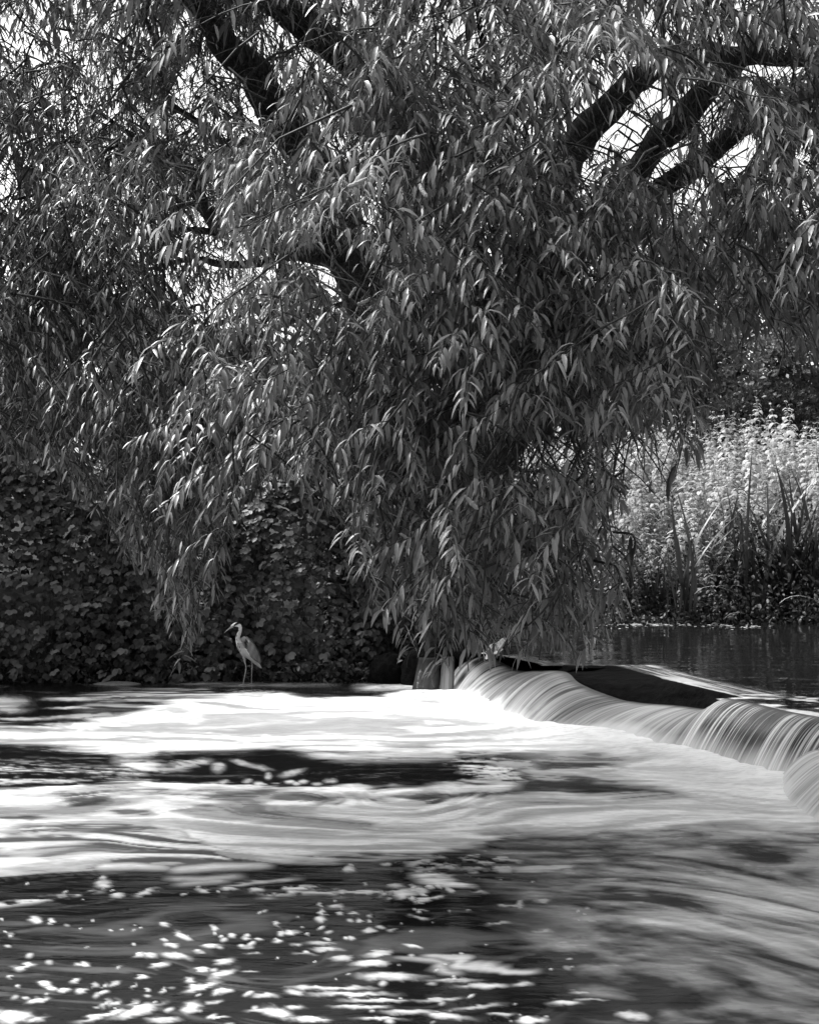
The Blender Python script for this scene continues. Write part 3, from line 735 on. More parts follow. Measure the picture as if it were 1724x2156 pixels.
# left hanging tongue
blobfill(370, 1120, 10.6, 190, 190, .8, 100, .14, Lt=(.3, .55), hang=1.0)
blobfill(395, 1330, 10.4, 60, 120, .4, 26, .125, Lt=(.2, .35), hang=1.3)
# crown behind and above
blobfill(900, 600, 14.5, 600, 440, 2.0, 160, .15, Lt=(.3, .6), far=1, sp=.06)
blobfill(1250, 950, 13.0, 250, 330, 1.5, 120, .15, Lt=(.3, .6), far=1, sp=.06, hang=.8)
blobfill(860, -400, 12.5, 1300, 300, 4.0, 240, .2, Lt=(.5, 1.0), far=1, sp=.08)
blobfill(300, -330, 18, 1200, 350, 4.0, 200, .24, Lt=(.6, 1.2), far=1, sp=.1)
blobfill(350, 250, 17.5, 600, 420, 2.0, 330, .16, Lt=(.3, .7), far=1, sp=.075)
blobfill(1400, 200, 16.5, 500, 380, 2.0, 260, .16, Lt=(.3, .7), far=1, sp=.075)
def strand(u0, v0, u1, v1, d, leafL, Lt=(.18, .4), cat=0, dens=1.0):
    """a single long hanging shoot set with short side twigs"""
    a_, b_ = P(u0, v0, d), P(u1, v1 - 12, d + rng.uniform(-.3, .3))
    mid = (a_ + b_) / 2 + [rng.normal(0, .08), -.1, .12]
    pts = spline(np.array([a_, mid, b_]), 12)
    tub_near.add(pts, np.linspace(.008, .0025, 12), 5)
    Ln = np.linalg.norm(b_ - a_); n_ = max(4, int(Ln / .085 * dens)); az0 = rng.uniform(0, 6.28)
    for k in range(n_):
        q = min(.999, (k + .5) / n_) * 11; i = int(q); p_ = pts[i] + (pts[i + 1] - pts[i]) * (q - i)
        L_ = rng.uniform(*Lt) * (1 - .55 * k / n_)
        spray(p_, az0 + k * 2.2, rng.uniform(-.5, .3) - .5 * k / n_, L_, leafL, 1.6, 0, cat, .035, free=True)
for a_ in [(420, 850, 396, 1395, 10.6, .135, (.15, .42)), (450, 900, 405, 1330, 10.8, .14), (340, 950, 255, 1220, 10.7, .14), (400, 960, 345, 1290, 10.6, .14), (470, 1010, 462, 1220, 10.6, .135), (360, 900, 300, 1180, 10.9, .14),
           (430, 1100, 440, 1290, 10.5, .13, (.15, .3)), (250, 900, 215, 1080, 11.2, .14), (520, 930, 540, 1060, 10.9, .14), (60, 830, 170, 960, 11.5, .13), (0, 860, 90, 950, 11.6, .13), (10, 900, 20, 1010, 11.8, .13),
           (1250, 1240, 1310, 1385, 9.8, .13, (.12, .3)), (1290, 1150, 1345, 1310, 9.2, .14, (.12, .3)), (1180, 1280, 1235, 1420, 9.5, .13, (.1, .25)), (900, 1100, 880, 1395, 7.9, .155), (955, 1120, 945, 1415, 7.8, .16), (930, 1180, 915, 1400, 7.7, .155, (.12, .3)), (-60, 1000, 12, 1110, 9.6, .11, (.08, .18)), (1000, 1160, 990, 1370, 7.9, .155), (1050, 1180, 1040, 1360, 8.0, .155), (1080, 1250, 1105, 1395, 8.0, .15), (1150, 1200, 1190, 1380, 8.4, .145),
           (1200, 1220, 1240, 1390, 8.6, .14), (1250, 1180, 1285, 1330, 8.3, .145), (1290, 1120, 1315, 1250, 8.3, .15), (850, 1080, 780, 1290, 8.2, .15), (790, 1040, 745, 1180, 8.2, .15), (830, 1150, 830, 1330, 8.2, .15),
           (700, 930, 690, 1110, 8.2, .15), (640, 880, 640, 1040, 8.5, .15), (1100, 1150, 1130, 1360, 8.3, .15), (1180, 1090, 1230, 1250, 8.2, .15), (1420, 850, 1420, 1020, 8.3, .155), (1480, 720, 1475, 930, 8.4, .155), (1360, 820, 1390, 1010, 8.6, .15),
           (1640, 520, 1650, 760, 8.7, .155), (1560, 560, 1560, 760, 8.8, .155), (1700, 520, 1710, 800, 8.6, .155), (640, 640, 470, 720, 8.4, .155), (760, 700, 560, 830, 8.3, .155), (820, 560, 700, 560, 8.4, .155), (960, 420, 800, 470, 8.3, .155),
           (560, 210, 400, 250, 9.0, .15), (700, 330, 500, 380, 9.0, .15), (1380, 430, 1560, 560, 8.6, .155), (1250, 700, 1430, 830, 8.3, .155)]:
    a_ = list(a_) + [(.2, .42)] * (7 - len(a_))
    strand(*a_[:6], Lt=a_[6], cat=.05 if a_[0] > 600 else 0)
# the rest of the crown, above and beyond the view
for args in ((900, -800, 15, 1600, 750, 4.0, 900), (-500, 100, 15, 500, 900, 3.0, 160)):
    blobfill(*args, .34, Lt=(.6, 1.3), far=1, sp=.16)
for k in LB: LB[k] = np.concatenate(LB[k])
ok = inside(LB['base']) & inside(LB['base'] - np.array([0, 0, .5]) * LB['L'][:, None])
u_, v_ = proj(LB['base'])
ok &= (v_ + LB['L'] / LB['base'][:, 1] * F * .75 < np.interp(u_, ENV[:, 0], ENV[:, 1]) + 60)
for k in LB: LB[k] = LB[k][ok]
u_, v_ = u_[ok], v_[ok]
print('willow leaves', len(u_), 'catkins', len(catkins))

willow = thing('willow_tree', 'large old willow tree leaning over the weir, its leafy twigs hanging almost to the water', 'tree', (.3, 21.2, .6))
WO = np.array(willow.location)
# 300 leaves nearest to the lens are parts of their own
vis = (u_ > 20) & (u_ < 1704) & (v_ > 20) & (v_ < 1380)
score = LB['base'][:, 1] + np.where(vis, 0, 99) + rng.uniform(0, .5, len(u_))
one = np.zeros(len(u_), bool); one[np.argsort(score)[:300]] = True
def pick(m): return {k: LB[k][m] for k in LB}
proto = []
for k in range(16):
    v0 = leaves(np.zeros((1, 3)), np.array([[math.cos(.1), 0, rng.uniform(-.1, .35)]]), np.ones(1), np.array([rng.uniform(.14, .2)]), np.array([rng.uniform(.8, 2.6)]), np.array([[rng.normal(0, .3), 1., rng.normal(0, .3)]]))
    fq, ft = leaf_faces(1)
    proto.append(mesh('leaf', v0, fq, ft, M['willow_one']))
o_ = pick(one)
for b_, d_, L_ in zip(o_['base'], o_['d0'], o_['L']):
    o = link('leaf', proto[rng.integers(0, 16)], willow, Vector(b_ - WO))
    o.rotation_euler = (rng.normal(0, .15), rng.normal(0.1, .2), math.atan2(d_[1], d_[0]))
    o.scale = (L_, L_, L_)
for far, mt in ((0, 'willow'), (1, 'willow_far')):
    o_ = pick(~one & (LB['far'] == far))
    N = len(o_['L'])
    if far:
        Vv, fq, ft = leaves_lite(o_['base'], o_['d0'], o_['L'], o_['W'], o_['droop'], o_['h'])
    else:
        Vv = leaves(o_['base'], o_['d0'], o_['L'], o_['W'], o_['droop'], o_['h']); fq, ft = leaf_faces(N)
    Vv = Vv - WO
    tag(link('foliage', mesh('foliage', Vv, fq, ft, M[mt], {'tone': np.repeat(o_['tone'], len(Vv) // N)}), willow), kind='stuff')
tag(link('twigs', tub_near.mesh('twigs', M['twig'], origin=WO), willow), kind='stuff')
tag(link('twigs', tub_far.mesh('twigs', M['twig'], origin=WO), willow), kind='stuff')
# catkins
def catkin_mesh(seed):
    r = np.random.default_rng(seed); n = 14
    bend = r.uniform(-.6, .6)
    t = np.linspace(0, 1, n)
    pts = np.stack([np.sin(t * bend) * t * .5, r.uniform(-.2, .2) * t * t, -t + .25 * t * t * abs(bend)], -1)
    T_ = Tubes(); rad = .12 * np.sin(np.clip(t * .93 + .05, 0, 1) * np.pi) ** .45 * r.uniform(.75, 1.2, n)
    T_.add(pts, rad, 7, .35, seed)
    return T_.mesh('catkin', M['catkin'], False)
cm = [catkin_mesh(s) for s in range(6)]
cv = [c for c in catkins if c[0][1] < 10 and inside(c[0][None])[0]]
cv.sort(key=lambda c: c[0][1])
for (b_, az, L_) in cv[:170]:
    o = link('catkin', cm[rng.integers(0, 6)], willow, Vector(b_ - WO))
    o.rotation_euler = (rng.uniform(-.9, .9), rng.uniform(-.9, .9), az); o.scale = (L_, L_, L_)

# trunk and limbs (u, v, depth, width in frame pixels)
def limb(name, rows, k=18, n=46, rough=.10, seed=0):
    rows = np.array(rows, float)
    pts = np.array([P(*r[:3]) for r in rows]); rad = rows[:, 3] / 2 / F * rows[:, 2]
    s = spline(np.hstack([pts, rad[:, None]]), n)
    s[:, :3] += (np.stack([fbm(np.arange(n) * .22, 0 * np.arange(n) + q, seed + q, 3) for q in range(3)], -1) - .5) * rad.mean() * .7
    T_ = Tubes(); T_.add(s[:, :3], s[:, 3], k, rough, seed)
    return link(name, T_.mesh(name, M['bark'], origin=WO), willow)
limb('trunk', [(945, 1430, 21.5, 120), (950, 1330, 21.4, 130), (960, 1240, 20.9, 140), (1000, 1080, 20.2, 120), (1045, 950, 19.5, 108), (1095, 850, 19, 100), (1130, 700, 18.3, 96), (1160, 520, 17.4, 86), (1195, 345, 16.3, 74), (1240, 265, 15.5, 66), (1330, 185, 14.8, 58), (1395, 128, 14.4, 50), (1480, 118, 14.2, 44), (1600, 125, 14, 40), (1760, 110, 13.8, 34)], 28, 90, .12, 3)
limb('limb', [(955, 1280, 20.9, 120), (900, 1060, 20, 128), (850, 860, 18.8, 130), (795, 660, 17.5, 128), (735, 520, 16.8, 112), (680, 400, 16.3, 95), (610, 285, 15.8, 82), (555, 195, 15.4, 74), (490, 105, 15, 64), (415, 0, 14.6, 56), (330, -130, 14.2, 50)], 26, 80, .12, 13)
limb('limb', [(800, 620, 17.8, 90), (840, 480, 17.5, 84), (850, 330, 17.2, 80), (800, 190, 16.8, 78), (725, 105, 16.4, 74), (640, 60, 16, 66), (560, -20, 15.6, 58), (480, -120, 15.2, 50)], 22, 60, .12, 23)
limb('limb', [(1150, 560, 17.6, 60), (1250, 460, 16.8, 58), (1330, 370, 16.2, 56), (1385, 300, 15.8, 54), (1440, 245, 15.4, 60), (1500, 175, 15, 50), (1560, 120, 14.7, 44), (1640, 20, 14.2, 36), (1700, -80, 14, 30)], 20, 60, .14, 33)
limb('limb', [(1160, 620, 17.6, 50), (1260, 500, 17, 50), (1360, 425, 16.3, 48), (1425, 380, 15.9, 46), (1525, 300, 15.3, 40), (1600, 245, 15, 38), (1660, 215, 14.7, 34), (1780, 150, 14, 28)], 18, 60, .14, 43)
for rows in ([(740, 560, 16.8, 34), (610, 532, 16.2, 24), (540, 508, 15.8, 20), (460, 492, 15.4, 17), (380, 482, 15, 12), (280, 500, 14.6, 8)],
             [(700, 520, 16.6, 30), (620, 535, 16.1, 22), (560, 552, 15.9, 18), (470, 556, 15.6, 16), (400, 545, 15.3, 12), (300, 570, 15, 8)],
             [(600, 540, 16.1, 22), (585, 600, 16, 18), (570, 660, 16, 13), (500, 740, 15.6, 9)],
             [(470, 490, 15.4, 34), (425, 430, 15, 30), (410, 370, 14.8, 22), (350, 320, 14.4, 16), (270, 280, 14, 11), (180, 220, 13.5, 8)],
             [(600, 280, 15.6, 26), (480, 300, 15, 16), (420, 260, 14.7, 13), (350, 200, 14.3, 12), (330, 90, 14, 10), (290, 10, 13.8, 8)],
             [(420, 380, 14.8, 14), (360, 340, 14.6, 12), (300, 290, 14.4, 9), (200, 330, 14, 6)],
             [(350, 210, 14.3, 11), (340, 150, 14.2, 9), (240, 80, 13.8, 7), (120, 60, 13.4, 5)],
             [(430, 430, 15, 14), (300, 440, 14.6, 10), (160, 400, 14, 8), (30, 420, 13.6, 5)],
             [(560, 640, 16, 14), (400, 700, 15, 11), (250, 690, 14, 8), (100, 740, 13.4, 5)],
             [(1000, 1000, 20, 16), (1100, 990, 19, 8), (1180, 1000, 18.5, 5)],
             [(1050, 300, 15, 16), (1040, 180, 14.7, 14), (1010, 60, 14.4, 12), (1000, -60, 14, 10)],
             [(1200, 330, 16, 14), (1190, 200, 15.5, 12), (1150, 60, 15, 10), (1140, -50, 15, 8)],
             [(880, 560, 17, 18), (940, 420, 15, 14), (1000, 330, 13, 9), (1060, 300, 11, 6), (1100, 330, 10, 4)],
             [(900, 760, 17.5, 18), (980, 640, 15, 13), (1060, 600, 12.5, 9), (1120, 640, 10.5, 6), (1180, 700, 9.4, 4)],
             [(880, 880, 18.5, 16), (820, 760, 15, 12), (760, 700, 12, 8), (700, 700, 10, 6), (640, 730, 9.2, 4)],
             [(1000, 900, 18.5, 16), (1010, 800, 15, 12), (1040, 800, 12, 8), (1080, 880, 10, 6), (1100, 980, 9, 4)],
             [(780, 620, 17.4, 14), (560, 700, 14, 10), (430, 800, 12, 7), (400, 920, 11, 6), (395, 1060, 10.7, 5), (400, 1180, 10.5, 4)]):
    limb('branch', rows, 10, 40, .12, int(rows[0][0]))

# ------------------------------------------------------------------ brambles on the left bank
def trifoliate(base, nrmv, size):
    """three broad leaflets each; returns base, d0, L, W, h arrays"""
    N = len(base)
    up = np.array([0, 0, 1.]); sidev = nrm(np.cross(nrmv, up) + 1e-4); dn = nrm(nrmv * .7 - up * .6)
    B, D, L, W, Hh = [], [], [], [], []
    for a_, s_ in ((0, 1.), (-1.15, .85), (1.15, .85)):
        d = nrm(dn * math.cos(a_) + sidev * math.sin(a_) + rng.normal(0, .15, (N, 3)))
        B.append(base); D.append(d); L.append(size * s_); W.append(size * s_ * rng.uniform(.62, .8, N))
        Hh.append(nrm(np.cross(d, nrmv + up * .5 + rng.normal(0, .25, (N, 3)))))
    return [np.concatenate(z) for z in (B, D, L, W, Hh)]
WB = np.array([0, .85, 1.0, .72, 0])
bproto = []
for k in range(8):
    a_ = trifoliate(np.zeros((1, 3)), np.array([[0, -1., .15]]), np.ones(1))
    v0 = leaves(a_[0], a_[1], a_[2], a_[3], np.full(3, .35), a_[4], .12, WB)
    fq, ft = leaf_faces(3)
    bproto.append(mesh('leaf', v0, fq, ft, M['bramble_one']))
def bramble(u, vtop, d, wpx, depth, label, seed, n_stuff, n_one, mat='bramble', size=.115, one=True, cat='bramble', name='bramble_bush', group='brambles along the left bank'):
    cx = (u - UC) / F * d; top = H - (vtop - VH) / F * d; hw = wpx / 2 / F * d
    t = thing(name, label, cat, (cx, d + depth * .5, 0), group)
    o0 = np.array(t.location)
    def shell(n, inner):
        th = rng.uniform(-1.0, 1.0, n) * np.pi * .62 - np.pi / 2; z = rng.uniform(0, 1, n) ** .85
        prof = np.sqrt(np.clip(1 - (z * .94) ** 2.4, 0, 1)) * .8 + .2 * (1 - z)
        lump = 1 + .35 * (fbm(th * 2.2 + seed, z * 4, seed, 3) - .5) * 2 - inner * rng.uniform(0, .35, n)
        r = prof * lump
        p = np.stack([cx + np.cos(th) * hw * r, d + depth * .5 + np.sin(th) * depth * r, -.0 + z * top * (.92 + .16 * fbm(th * 3, z * 0, seed + 4, 2))], -1)
        p[:, 2] = np.maximum(p[:, 2], ground_h(p[:, 0], p[:, 1]) + .04)
        nv = nrm(np.stack([np.cos(th) / hw, np.sin(th) / depth, .35 * z], -1))
        return p, nv
    n_stuff = int(n_stuff * 1.35)
    p, nv = shell(n_stuff, 1)
    sz = size * rng.uniform(.6, 1.1, n_stuff)
    a_ = trifoliate(p, nv, sz)
    N = len(a_[0])
    Vv, fq, ft = leaves_lite(a_[0], a_[1], a_[2], a_[3], rng.uniform(.2, .8, N), a_[4], .12, (0, 1., .82, 0))
    tag(link('foliage', mesh('foliage', Vv - o0, fq, ft, M[mat], {'tone': np.repeat(rng.random(N), 8)}), t), kind='stuff')
    if n_one:
        p, nv = shell(n_one * 3, 0)
        uu_, vv_ = proj(p)
        sel = np.where((uu_ > 5) & (uu_ < 1715) & (p[:, 1] < d + depth * .5))[0][:n_one]
        for i in sel:
            o = link('leaf', bproto[rng.integers(0, 8)], t, Vector(p[i] + nv[i] * .05 - o0))
            o.rotation_euler = (rng.normal(-.15, .3), rng.normal(0, .5), math.atan2(nv[i][1], nv[i][0]) + math.pi / 2 + rng.normal(0, .3))
            s_ = size * rng.uniform(.75, 1.2); o.scale = (s_, s_, s_)
    T_ = Tubes()
    for k in range(26):
        th = rng.uniform(-np.pi, 0); r0 = rng.uniform(.1, .5)
        b0 = np.array([cx + math.cos(th) * hw * r0, d + depth * .5, .1]); e0 = np.array([cx + math.cos(th) * hw * 1.0, d + depth * (.5 + math.sin(th)) - .1, rng.uniform(.2, .9) * top])
        m0 = (b0 + e0) / 2 + np.array([0, 0, .5])
        T_.add(spline(np.array([b0, m0, e0]), 8), np.linspace(.008, .003, 8), 4)
    tag(link('stems', T_.mesh('stems', M['twig'], origin=o0), t), kind='stuff')
    return t
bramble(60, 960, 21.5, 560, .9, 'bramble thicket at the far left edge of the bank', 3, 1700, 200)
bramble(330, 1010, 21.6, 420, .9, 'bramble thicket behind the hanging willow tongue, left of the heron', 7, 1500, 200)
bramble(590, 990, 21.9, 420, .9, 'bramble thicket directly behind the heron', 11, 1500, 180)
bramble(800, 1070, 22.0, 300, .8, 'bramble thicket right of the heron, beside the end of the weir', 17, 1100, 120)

# dark hedge standing behind them and tree masses beyond
def bush(name, label, cat, u, vtop, d, wpx, depth, n, mat, size, seed, zb=.6, group=None, lumps=26, world=None):
    cx = (u - UC) / F * d; top = H - (vtop - VH) / F * d; hw = wpx / 2 / F * d
    if world: cx, top, hw = world
    t = thing(name, label, cat, (cx, d + depth, zb), group)
    o0 = np.array(t.location); r = np.random.default_rng(seed)
    C_ = []
    for k in range(lumps):
        z = r.uniform(.12, .9); th = r.uniform(-np.pi, np.pi)
        R = math.sqrt(max(.05, 1 - (z * 1.02 - .1) ** 2.2)) * r.uniform(.45, .95)
        C_.append((cx + math.cos(th) * hw * R, d + depth + math.sin(th) * depth * R, zb + z * (top - zb), r.uniform(.20, .38) * min(hw, (top - zb) / 1.6)))
    C_ = np.array(C_)
    pk = r.integers(0, lumps, n); dv = nrm(r.normal(0, 1, (n, 3))); dv[:, 2] = np.where(dv[:, 2] < -.3, -dv[:, 2], dv[:, 2])
    rad = C_[pk, 3] * (.72 + .3 * r.random(n) + .35 * (fbm(dv[:, 0] * 3 + pk, dv[:, 2] * 3, seed, 2) - .5))
    p = C_[pk, :3] + dv * rad[:, None]
    p[:, 2] = np.clip(p[:, 2], zb + .05, None)
    sz = size * r.uniform(.6, 1.3, n)
    d0 = nrm(dv + r.normal(0, .6, (n, 3))); hh = nrm(np.cross(d0, r.normal(0, 1, (n, 3))))
    # diamond leaf of two triangles
    V_ = np.stack([p, p + d0 * (sz * .5)[:, None] + hh * (sz * .28)[:, None], p + d0 * sz[:, None] - np.array([0, 0, .15]) * sz[:, None], p + d0 * (sz * .5)[:, None] - hh * (sz * .28)[:, None]], 1).reshape(-1, 3) - o0
    q = np.arange(n)[:, None] * 4 + np.arange(4)[None, :]
    tone = np.clip(.5 + r.normal(0, .2, n) + (r.normal(0, .22, lumps))[pk], 0, 1)
    tag(link('foliage', mesh('foliage', V_, q, None, M[mat], {'tone': np.repeat(tone, 4)}, False), t), kind='stuff')
    T_ = Tubes(); T_.add(spline(np.array([[cx, d + depth, zb - .3], [cx + .1, d + depth, zb + (top - zb) * .4], [cx, d + depth, zb + (top - zb) * .8]]), 8), np.linspace(.14, .03, 8) * max(1, hw / 2), 8)
    link('trunk', T_.mesh('trunk', M['bark'], origin=o0), t)
    T2 = Tubes()
    for k in range(lumps):
        s_ = np.array([cx, d + depth, zb + (C_[k, 2] - zb) * .5])
        T2.add(spline(np.array([s_, (s_ + C_[k, :3]) / 2 + r.normal(0, .1, 3), C_[k, :3]]), 6), np.linspace(.05, .012, 6), 5)
    tag(link('branches', T2.mesh('branches', M['bark'], origin=o0), t), kind='stuff')
    return t
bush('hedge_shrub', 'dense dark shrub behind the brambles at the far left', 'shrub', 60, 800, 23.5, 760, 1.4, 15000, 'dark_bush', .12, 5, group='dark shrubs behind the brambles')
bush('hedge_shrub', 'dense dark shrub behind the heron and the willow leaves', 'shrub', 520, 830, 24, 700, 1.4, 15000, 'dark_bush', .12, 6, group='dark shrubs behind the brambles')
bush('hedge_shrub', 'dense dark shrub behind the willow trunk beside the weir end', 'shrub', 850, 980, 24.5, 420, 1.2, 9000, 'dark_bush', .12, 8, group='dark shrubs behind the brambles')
bush('hawthorn_tree', 'bushy small-leaved tree rising behind the bright nettles at right', 'tree', 1600, 430, 37, 640, 3.0, 34000, 'bush', .16, 15, 2.2, 'trees beyond the nettles', 44)
bush('hawthorn_tree', 'paler bushy tree glimpsed through the willow twigs, left of the nettles', 'tree', 1230, 600, 39, 560, 3.0, 18000, 'bush', .2, 16, 2.2, 'trees beyond the nettles', 36)
bush('hawthorn_tree', 'broad tree glimpsed behind the willow trunk at the centre', 'tree', 800, 560, 42, 800, 3.5, 14000, 'bush', .28, 19, 2.0, 'trees beyond the nettles', 36)
bush('hawthorn_tree', 'broad tree glimpsed through the willow leaves at the left', 'tree', 200, 640, 42, 900, 3.5, 14000, 'bush', .28, 21, 2.0, 'trees beyond the nettles', 36)
bush('added_shade_tree', 'added leafy tree out of view beyond the left edge, shading the left bank', 'tree', -1500, -900, 19, 2000, 4.5, 9000, 'dark_bush', .55, 31, 0, None, 40)  # unseen tree added to keep sun off the left bank
bush('hawthorn_tree', 'lower bushy tree filling the gap just above the bright nettles at right', 'tree', 1590, 640, 35.8, 460, 2.0, 14000, 'bush', .15, 17, 2.2, 'trees beyond the nettles', 34)
for k, (bx, lab) in enumerate([(-9, 'added unseen tree well left of the viewpoint, blocking low sky light'), (2, 'added unseen tree straight behind the viewpoint, blocking low sky light'), (13, 'added unseen tree well right of the viewpoint, blocking low sky light')]):
    bush('added_shade_tree', lab, 'tree', 0, 0, -17, 0, 4.0, 3500, 'dark_bush', 1.0, 41 + k, 0, 'added shade trees behind the viewpoint', 30, (bx, 11, 6.5))  # trees added behind the camera to block low sky light
bush('dark_shrub', 'low dark shrub closing the far side of the nettle bed', 'shrub', 1560, 790, 34.5, 620, 1.2, 14000, 'dark_bush', .13, 25, 2.0, None, 30)

# ------------------------------------------------------------------ nettles
def nettle_geo(seed, h=1.7):
    r = np.random.default_rng(seed)
    T_ = Tubes(); lean = r.normal(0, .16, 2)
    z = np.linspace(0, 1, 7); pts = np.stack([lean[0] * z ** 2 * h, lean[1] * z ** 2 * h, z * h], -1)
    T_.add(pts, np.linspace(.008, .003, 7), 3)
    B, D, L, Hh = [], [], [], []
    n = 12
    for k in range(n):
        q = .35 + .65 * (k / (n - 1)); b_ = np.array([lean[0] * q * q * h, lean[1] * q * q * h, q * h]); a0 = (k % 2) * math.pi / 2 + r.normal(0, .5)
        for s_ in (0, math.pi):
            a_ = a0 + s_; d = np.array([math.cos(a_), math.sin(a_), .35 if k < n - 3 else .9])
            B.append(b_); D.append(nrm(d)); L.append((.17 if k < n - 4 else .17 - .030 * (k - n + 5)) * r.uniform(.7, 1.25)); Hh.append([-math.sin(a_), math.cos(a_), r.normal(0, .2)])
    B, D, L, Hh = map(np.array, (B, D, L, Hh))
    Vv, fq, ft = leaves_lite(B, nrm(D), L, L * .5, r.uniform(.6, 1.3, len(L)), nrm(Hh), .15, (0, 1., .75, 0))
    return np.concatenate(T_.V), np.concatenate(T_.Q), Vv, (fq, ft)
def nettle_mesh(seed, mat):
    tv, tq, lv, (fq, ft) = nettle_geo(seed)
    return mesh('nettle_plant', np.vstack([tv, lv]), np.vstack([tq, fq + len(tv)]), ft + len(tv), mat, {'tone': np.full(len(tv) + len(lv), .6)})
nm = [nettle_mesh(s, M['nettle_one']) for s in range(8)]
cnt = 0
spots = []
while len(spots) < 1350:
    y = rng.uniform(25.7, 33.5); x = rng.uniform(.10 * y - 1.9, .30 * y + 1.6)
    spots.append((x, y))
spots.sort(key=lambda s: -s[1])
spots = np.array(spots)
zg = ground_h(spots[:, 0], spots[:, 1])
front = rng.permutation(len(spots))
hh = np.interp(spots[:, 1], [25.6, 28, 33], [.6, 1.0, 1.1]) * rng.uniform(.65, 1.2, len(spots)) * (.8 + .45 * fbm(spots[:, 0] * .9, spots[:, 1] * .9, 85, 3))
us, vs = proj(np.stack([spots[:, 0], spots[:, 1], zg + 1.6 * hh], -1))
cand = [i for i in front if 1080 < us[i] < 1710]
sky_line = sorted(cand, key=lambda i: vs[i] + rng.uniform(0, 40))[:170]
chosen = sky_line + [i for i in cand if i not in set(sky_line)][:110]
for i in chosen:
    o = link('nettle_plant', nm[i % 8], None, (spots[i, 0], spots[i, 1], zg[i]))
    o.rotation_euler = (rng.normal(0, .08), rng.normal(0, .08), rng.uniform(0, 6.28)); s_ = hh[i]; o.scale = (s_, s_, s_)
    tag(o, 'pale leafy nettle stem standing in the sunlit nettle bed beyond the pool', 'nettle', 'nettles on the far bank')
rest = [i for i in range(len(spots)) if i not in set(chosen)]
geo = [nettle_geo(s) for s in range(4)]
VV, QQ, TT, TN, off = [], [], [], [], 0
for j, i in enumerate(rest):
    tv, tq, lv, (fq, ft) = geo[j % 4]
    a_ = rng.uniform(0, 6.28); R = np.array([[math.cos(a_), -math.sin(a_), 0], [math.sin(a_), math.cos(a_), 0], [0, 0, 1]])
    v_all = np.vstack([tv, lv]) @ R.T * hh[i] + [spots[i, 0], spots[i, 1], zg[i]]
    VV.append(v_all); QQ += [tq + off, fq + len(tv) + off]; TT.append(ft + len(tv) + off)
    TN.append(np.full(len(v_all), rng.random())); off += len(v_all)
tag(link('nettle_bed', mesh('nettle_bed', np.concatenate(VV), np.concatenate(QQ), np.concatenate(TT), M['nettle'], {'tone': np.concatenate(TN)})),
    'dense bed of pale sunlit nettles on the rising bank beyond the pool', 'nettles', kind='stuff')

# ------------------------------------------------------------------ reeds at the pool edge
def blade_mesh(L, W, bend, kink=None):
    n = 9; t = np.linspace(0, 1, n); V_ = []
    for q in t:
        x = bend * q ** 2.2; z = q * (1 - .25 * abs(bend) * q)
        if kink and q > kink: x = bend * kink ** 2.2 + (q - kink) * .7; z = kink * (1 - .25 * abs(bend) * kink) - (q - kink) * .55
        w_ = W / 2 * (1 - q ** 3.5) * (.7 + .6 * min(q * 3, 1)) + .0008
        V_ += [(x * L, -w_, z * L), (x * L - .15 * w_, 0, z * L + .0), (x * L, w_, z * L)]
    q4 = []
    for k in range(n - 1):
        a_ = 3 * k; q4 += [(a_, a_ + 1, a_ + 4, a_ + 3), (a_ + 1, a_ + 2, a_ + 5, a_ + 4)]
    return np.array(V_), q4
rb = []
for k, (bd, kk) in enumerate([(.08, None), (.2, None), (.35, None), (.5, None), (.15, .7), (.65, None)]):
    v_, q_ = blade_mesh(1, .022, bd, kk); rb.append(mesh('blade', v_, q_, None, M['reed']))
clumps = [(1660, 1286, 14, 370, 'dense dark reed clump between the upright reeds and the right edge'), (1570, 1290, 12, 300, 'dense dark reed clump low behind the crossing reeds'), (1715, 1284, 14, 330, 'thick dark reed clump in the right corner of the pool'), (1435, 1312, 8, 330, 'tall reed clump at the pool edge, leftmost in front of the nettles'), (1335, 1306, 5, 250, 'reed clump rising beside the lowest willow twigs'), (1390, 1300, 5, 280, 'small reed clump between the willow twigs and the tallest reeds'),
          (1545, 1290, 9, 370, 'tall crossing reed clump in the middle of the pool edge'), (1500, 1294, 6, 300, 'reed clump in the gap between the two tallest reed clumps'), (1595, 1288, 6, 330, 'reed clump just right of the crossing reeds, darker at its foot'),
          (1640, 1288, 8, 360, 'upright reed clump towards the right edge'), (1690, 1288, 8, 380, 'reed clump close to the right edge, blades reaching above the nettles'), (1735, 1290, 8, 360, 'reed clump cut by the right edge of the view'),
          (1465, 1300, 4, 240, 'short reed clump with a broken pale blade')]
for (u, v, nb, hpx, lab) in clumps:
    b0 = at_z(u, v, POOL_Z)
    if b0[1] > 26.2: b0 = at_z(u, v, POOL_Z) * [26.2 / b0[1], 26.2 / b0[1], 1]
    t = thing('reed_clump', lab, 'reeds', tuple(b0), 'reeds along the pool edge')
    for k in range(nb + 9):
        o = link('blade', rb[rng.integers(0, 6)], t, (rng.normal(0, .12), rng.normal(0, .12), -.05))
        L_ = hpx / F * b0[1] * rng.uniform(.55, 1.05)
        o.scale = (L_, L_ * rng.uniform(.7, 1.2), L_)
        o.rotation_euler = (rng.normal(0, .12), rng.normal(0, .12), rng.choice([0, math.pi]) + rng.normal(0, .7))
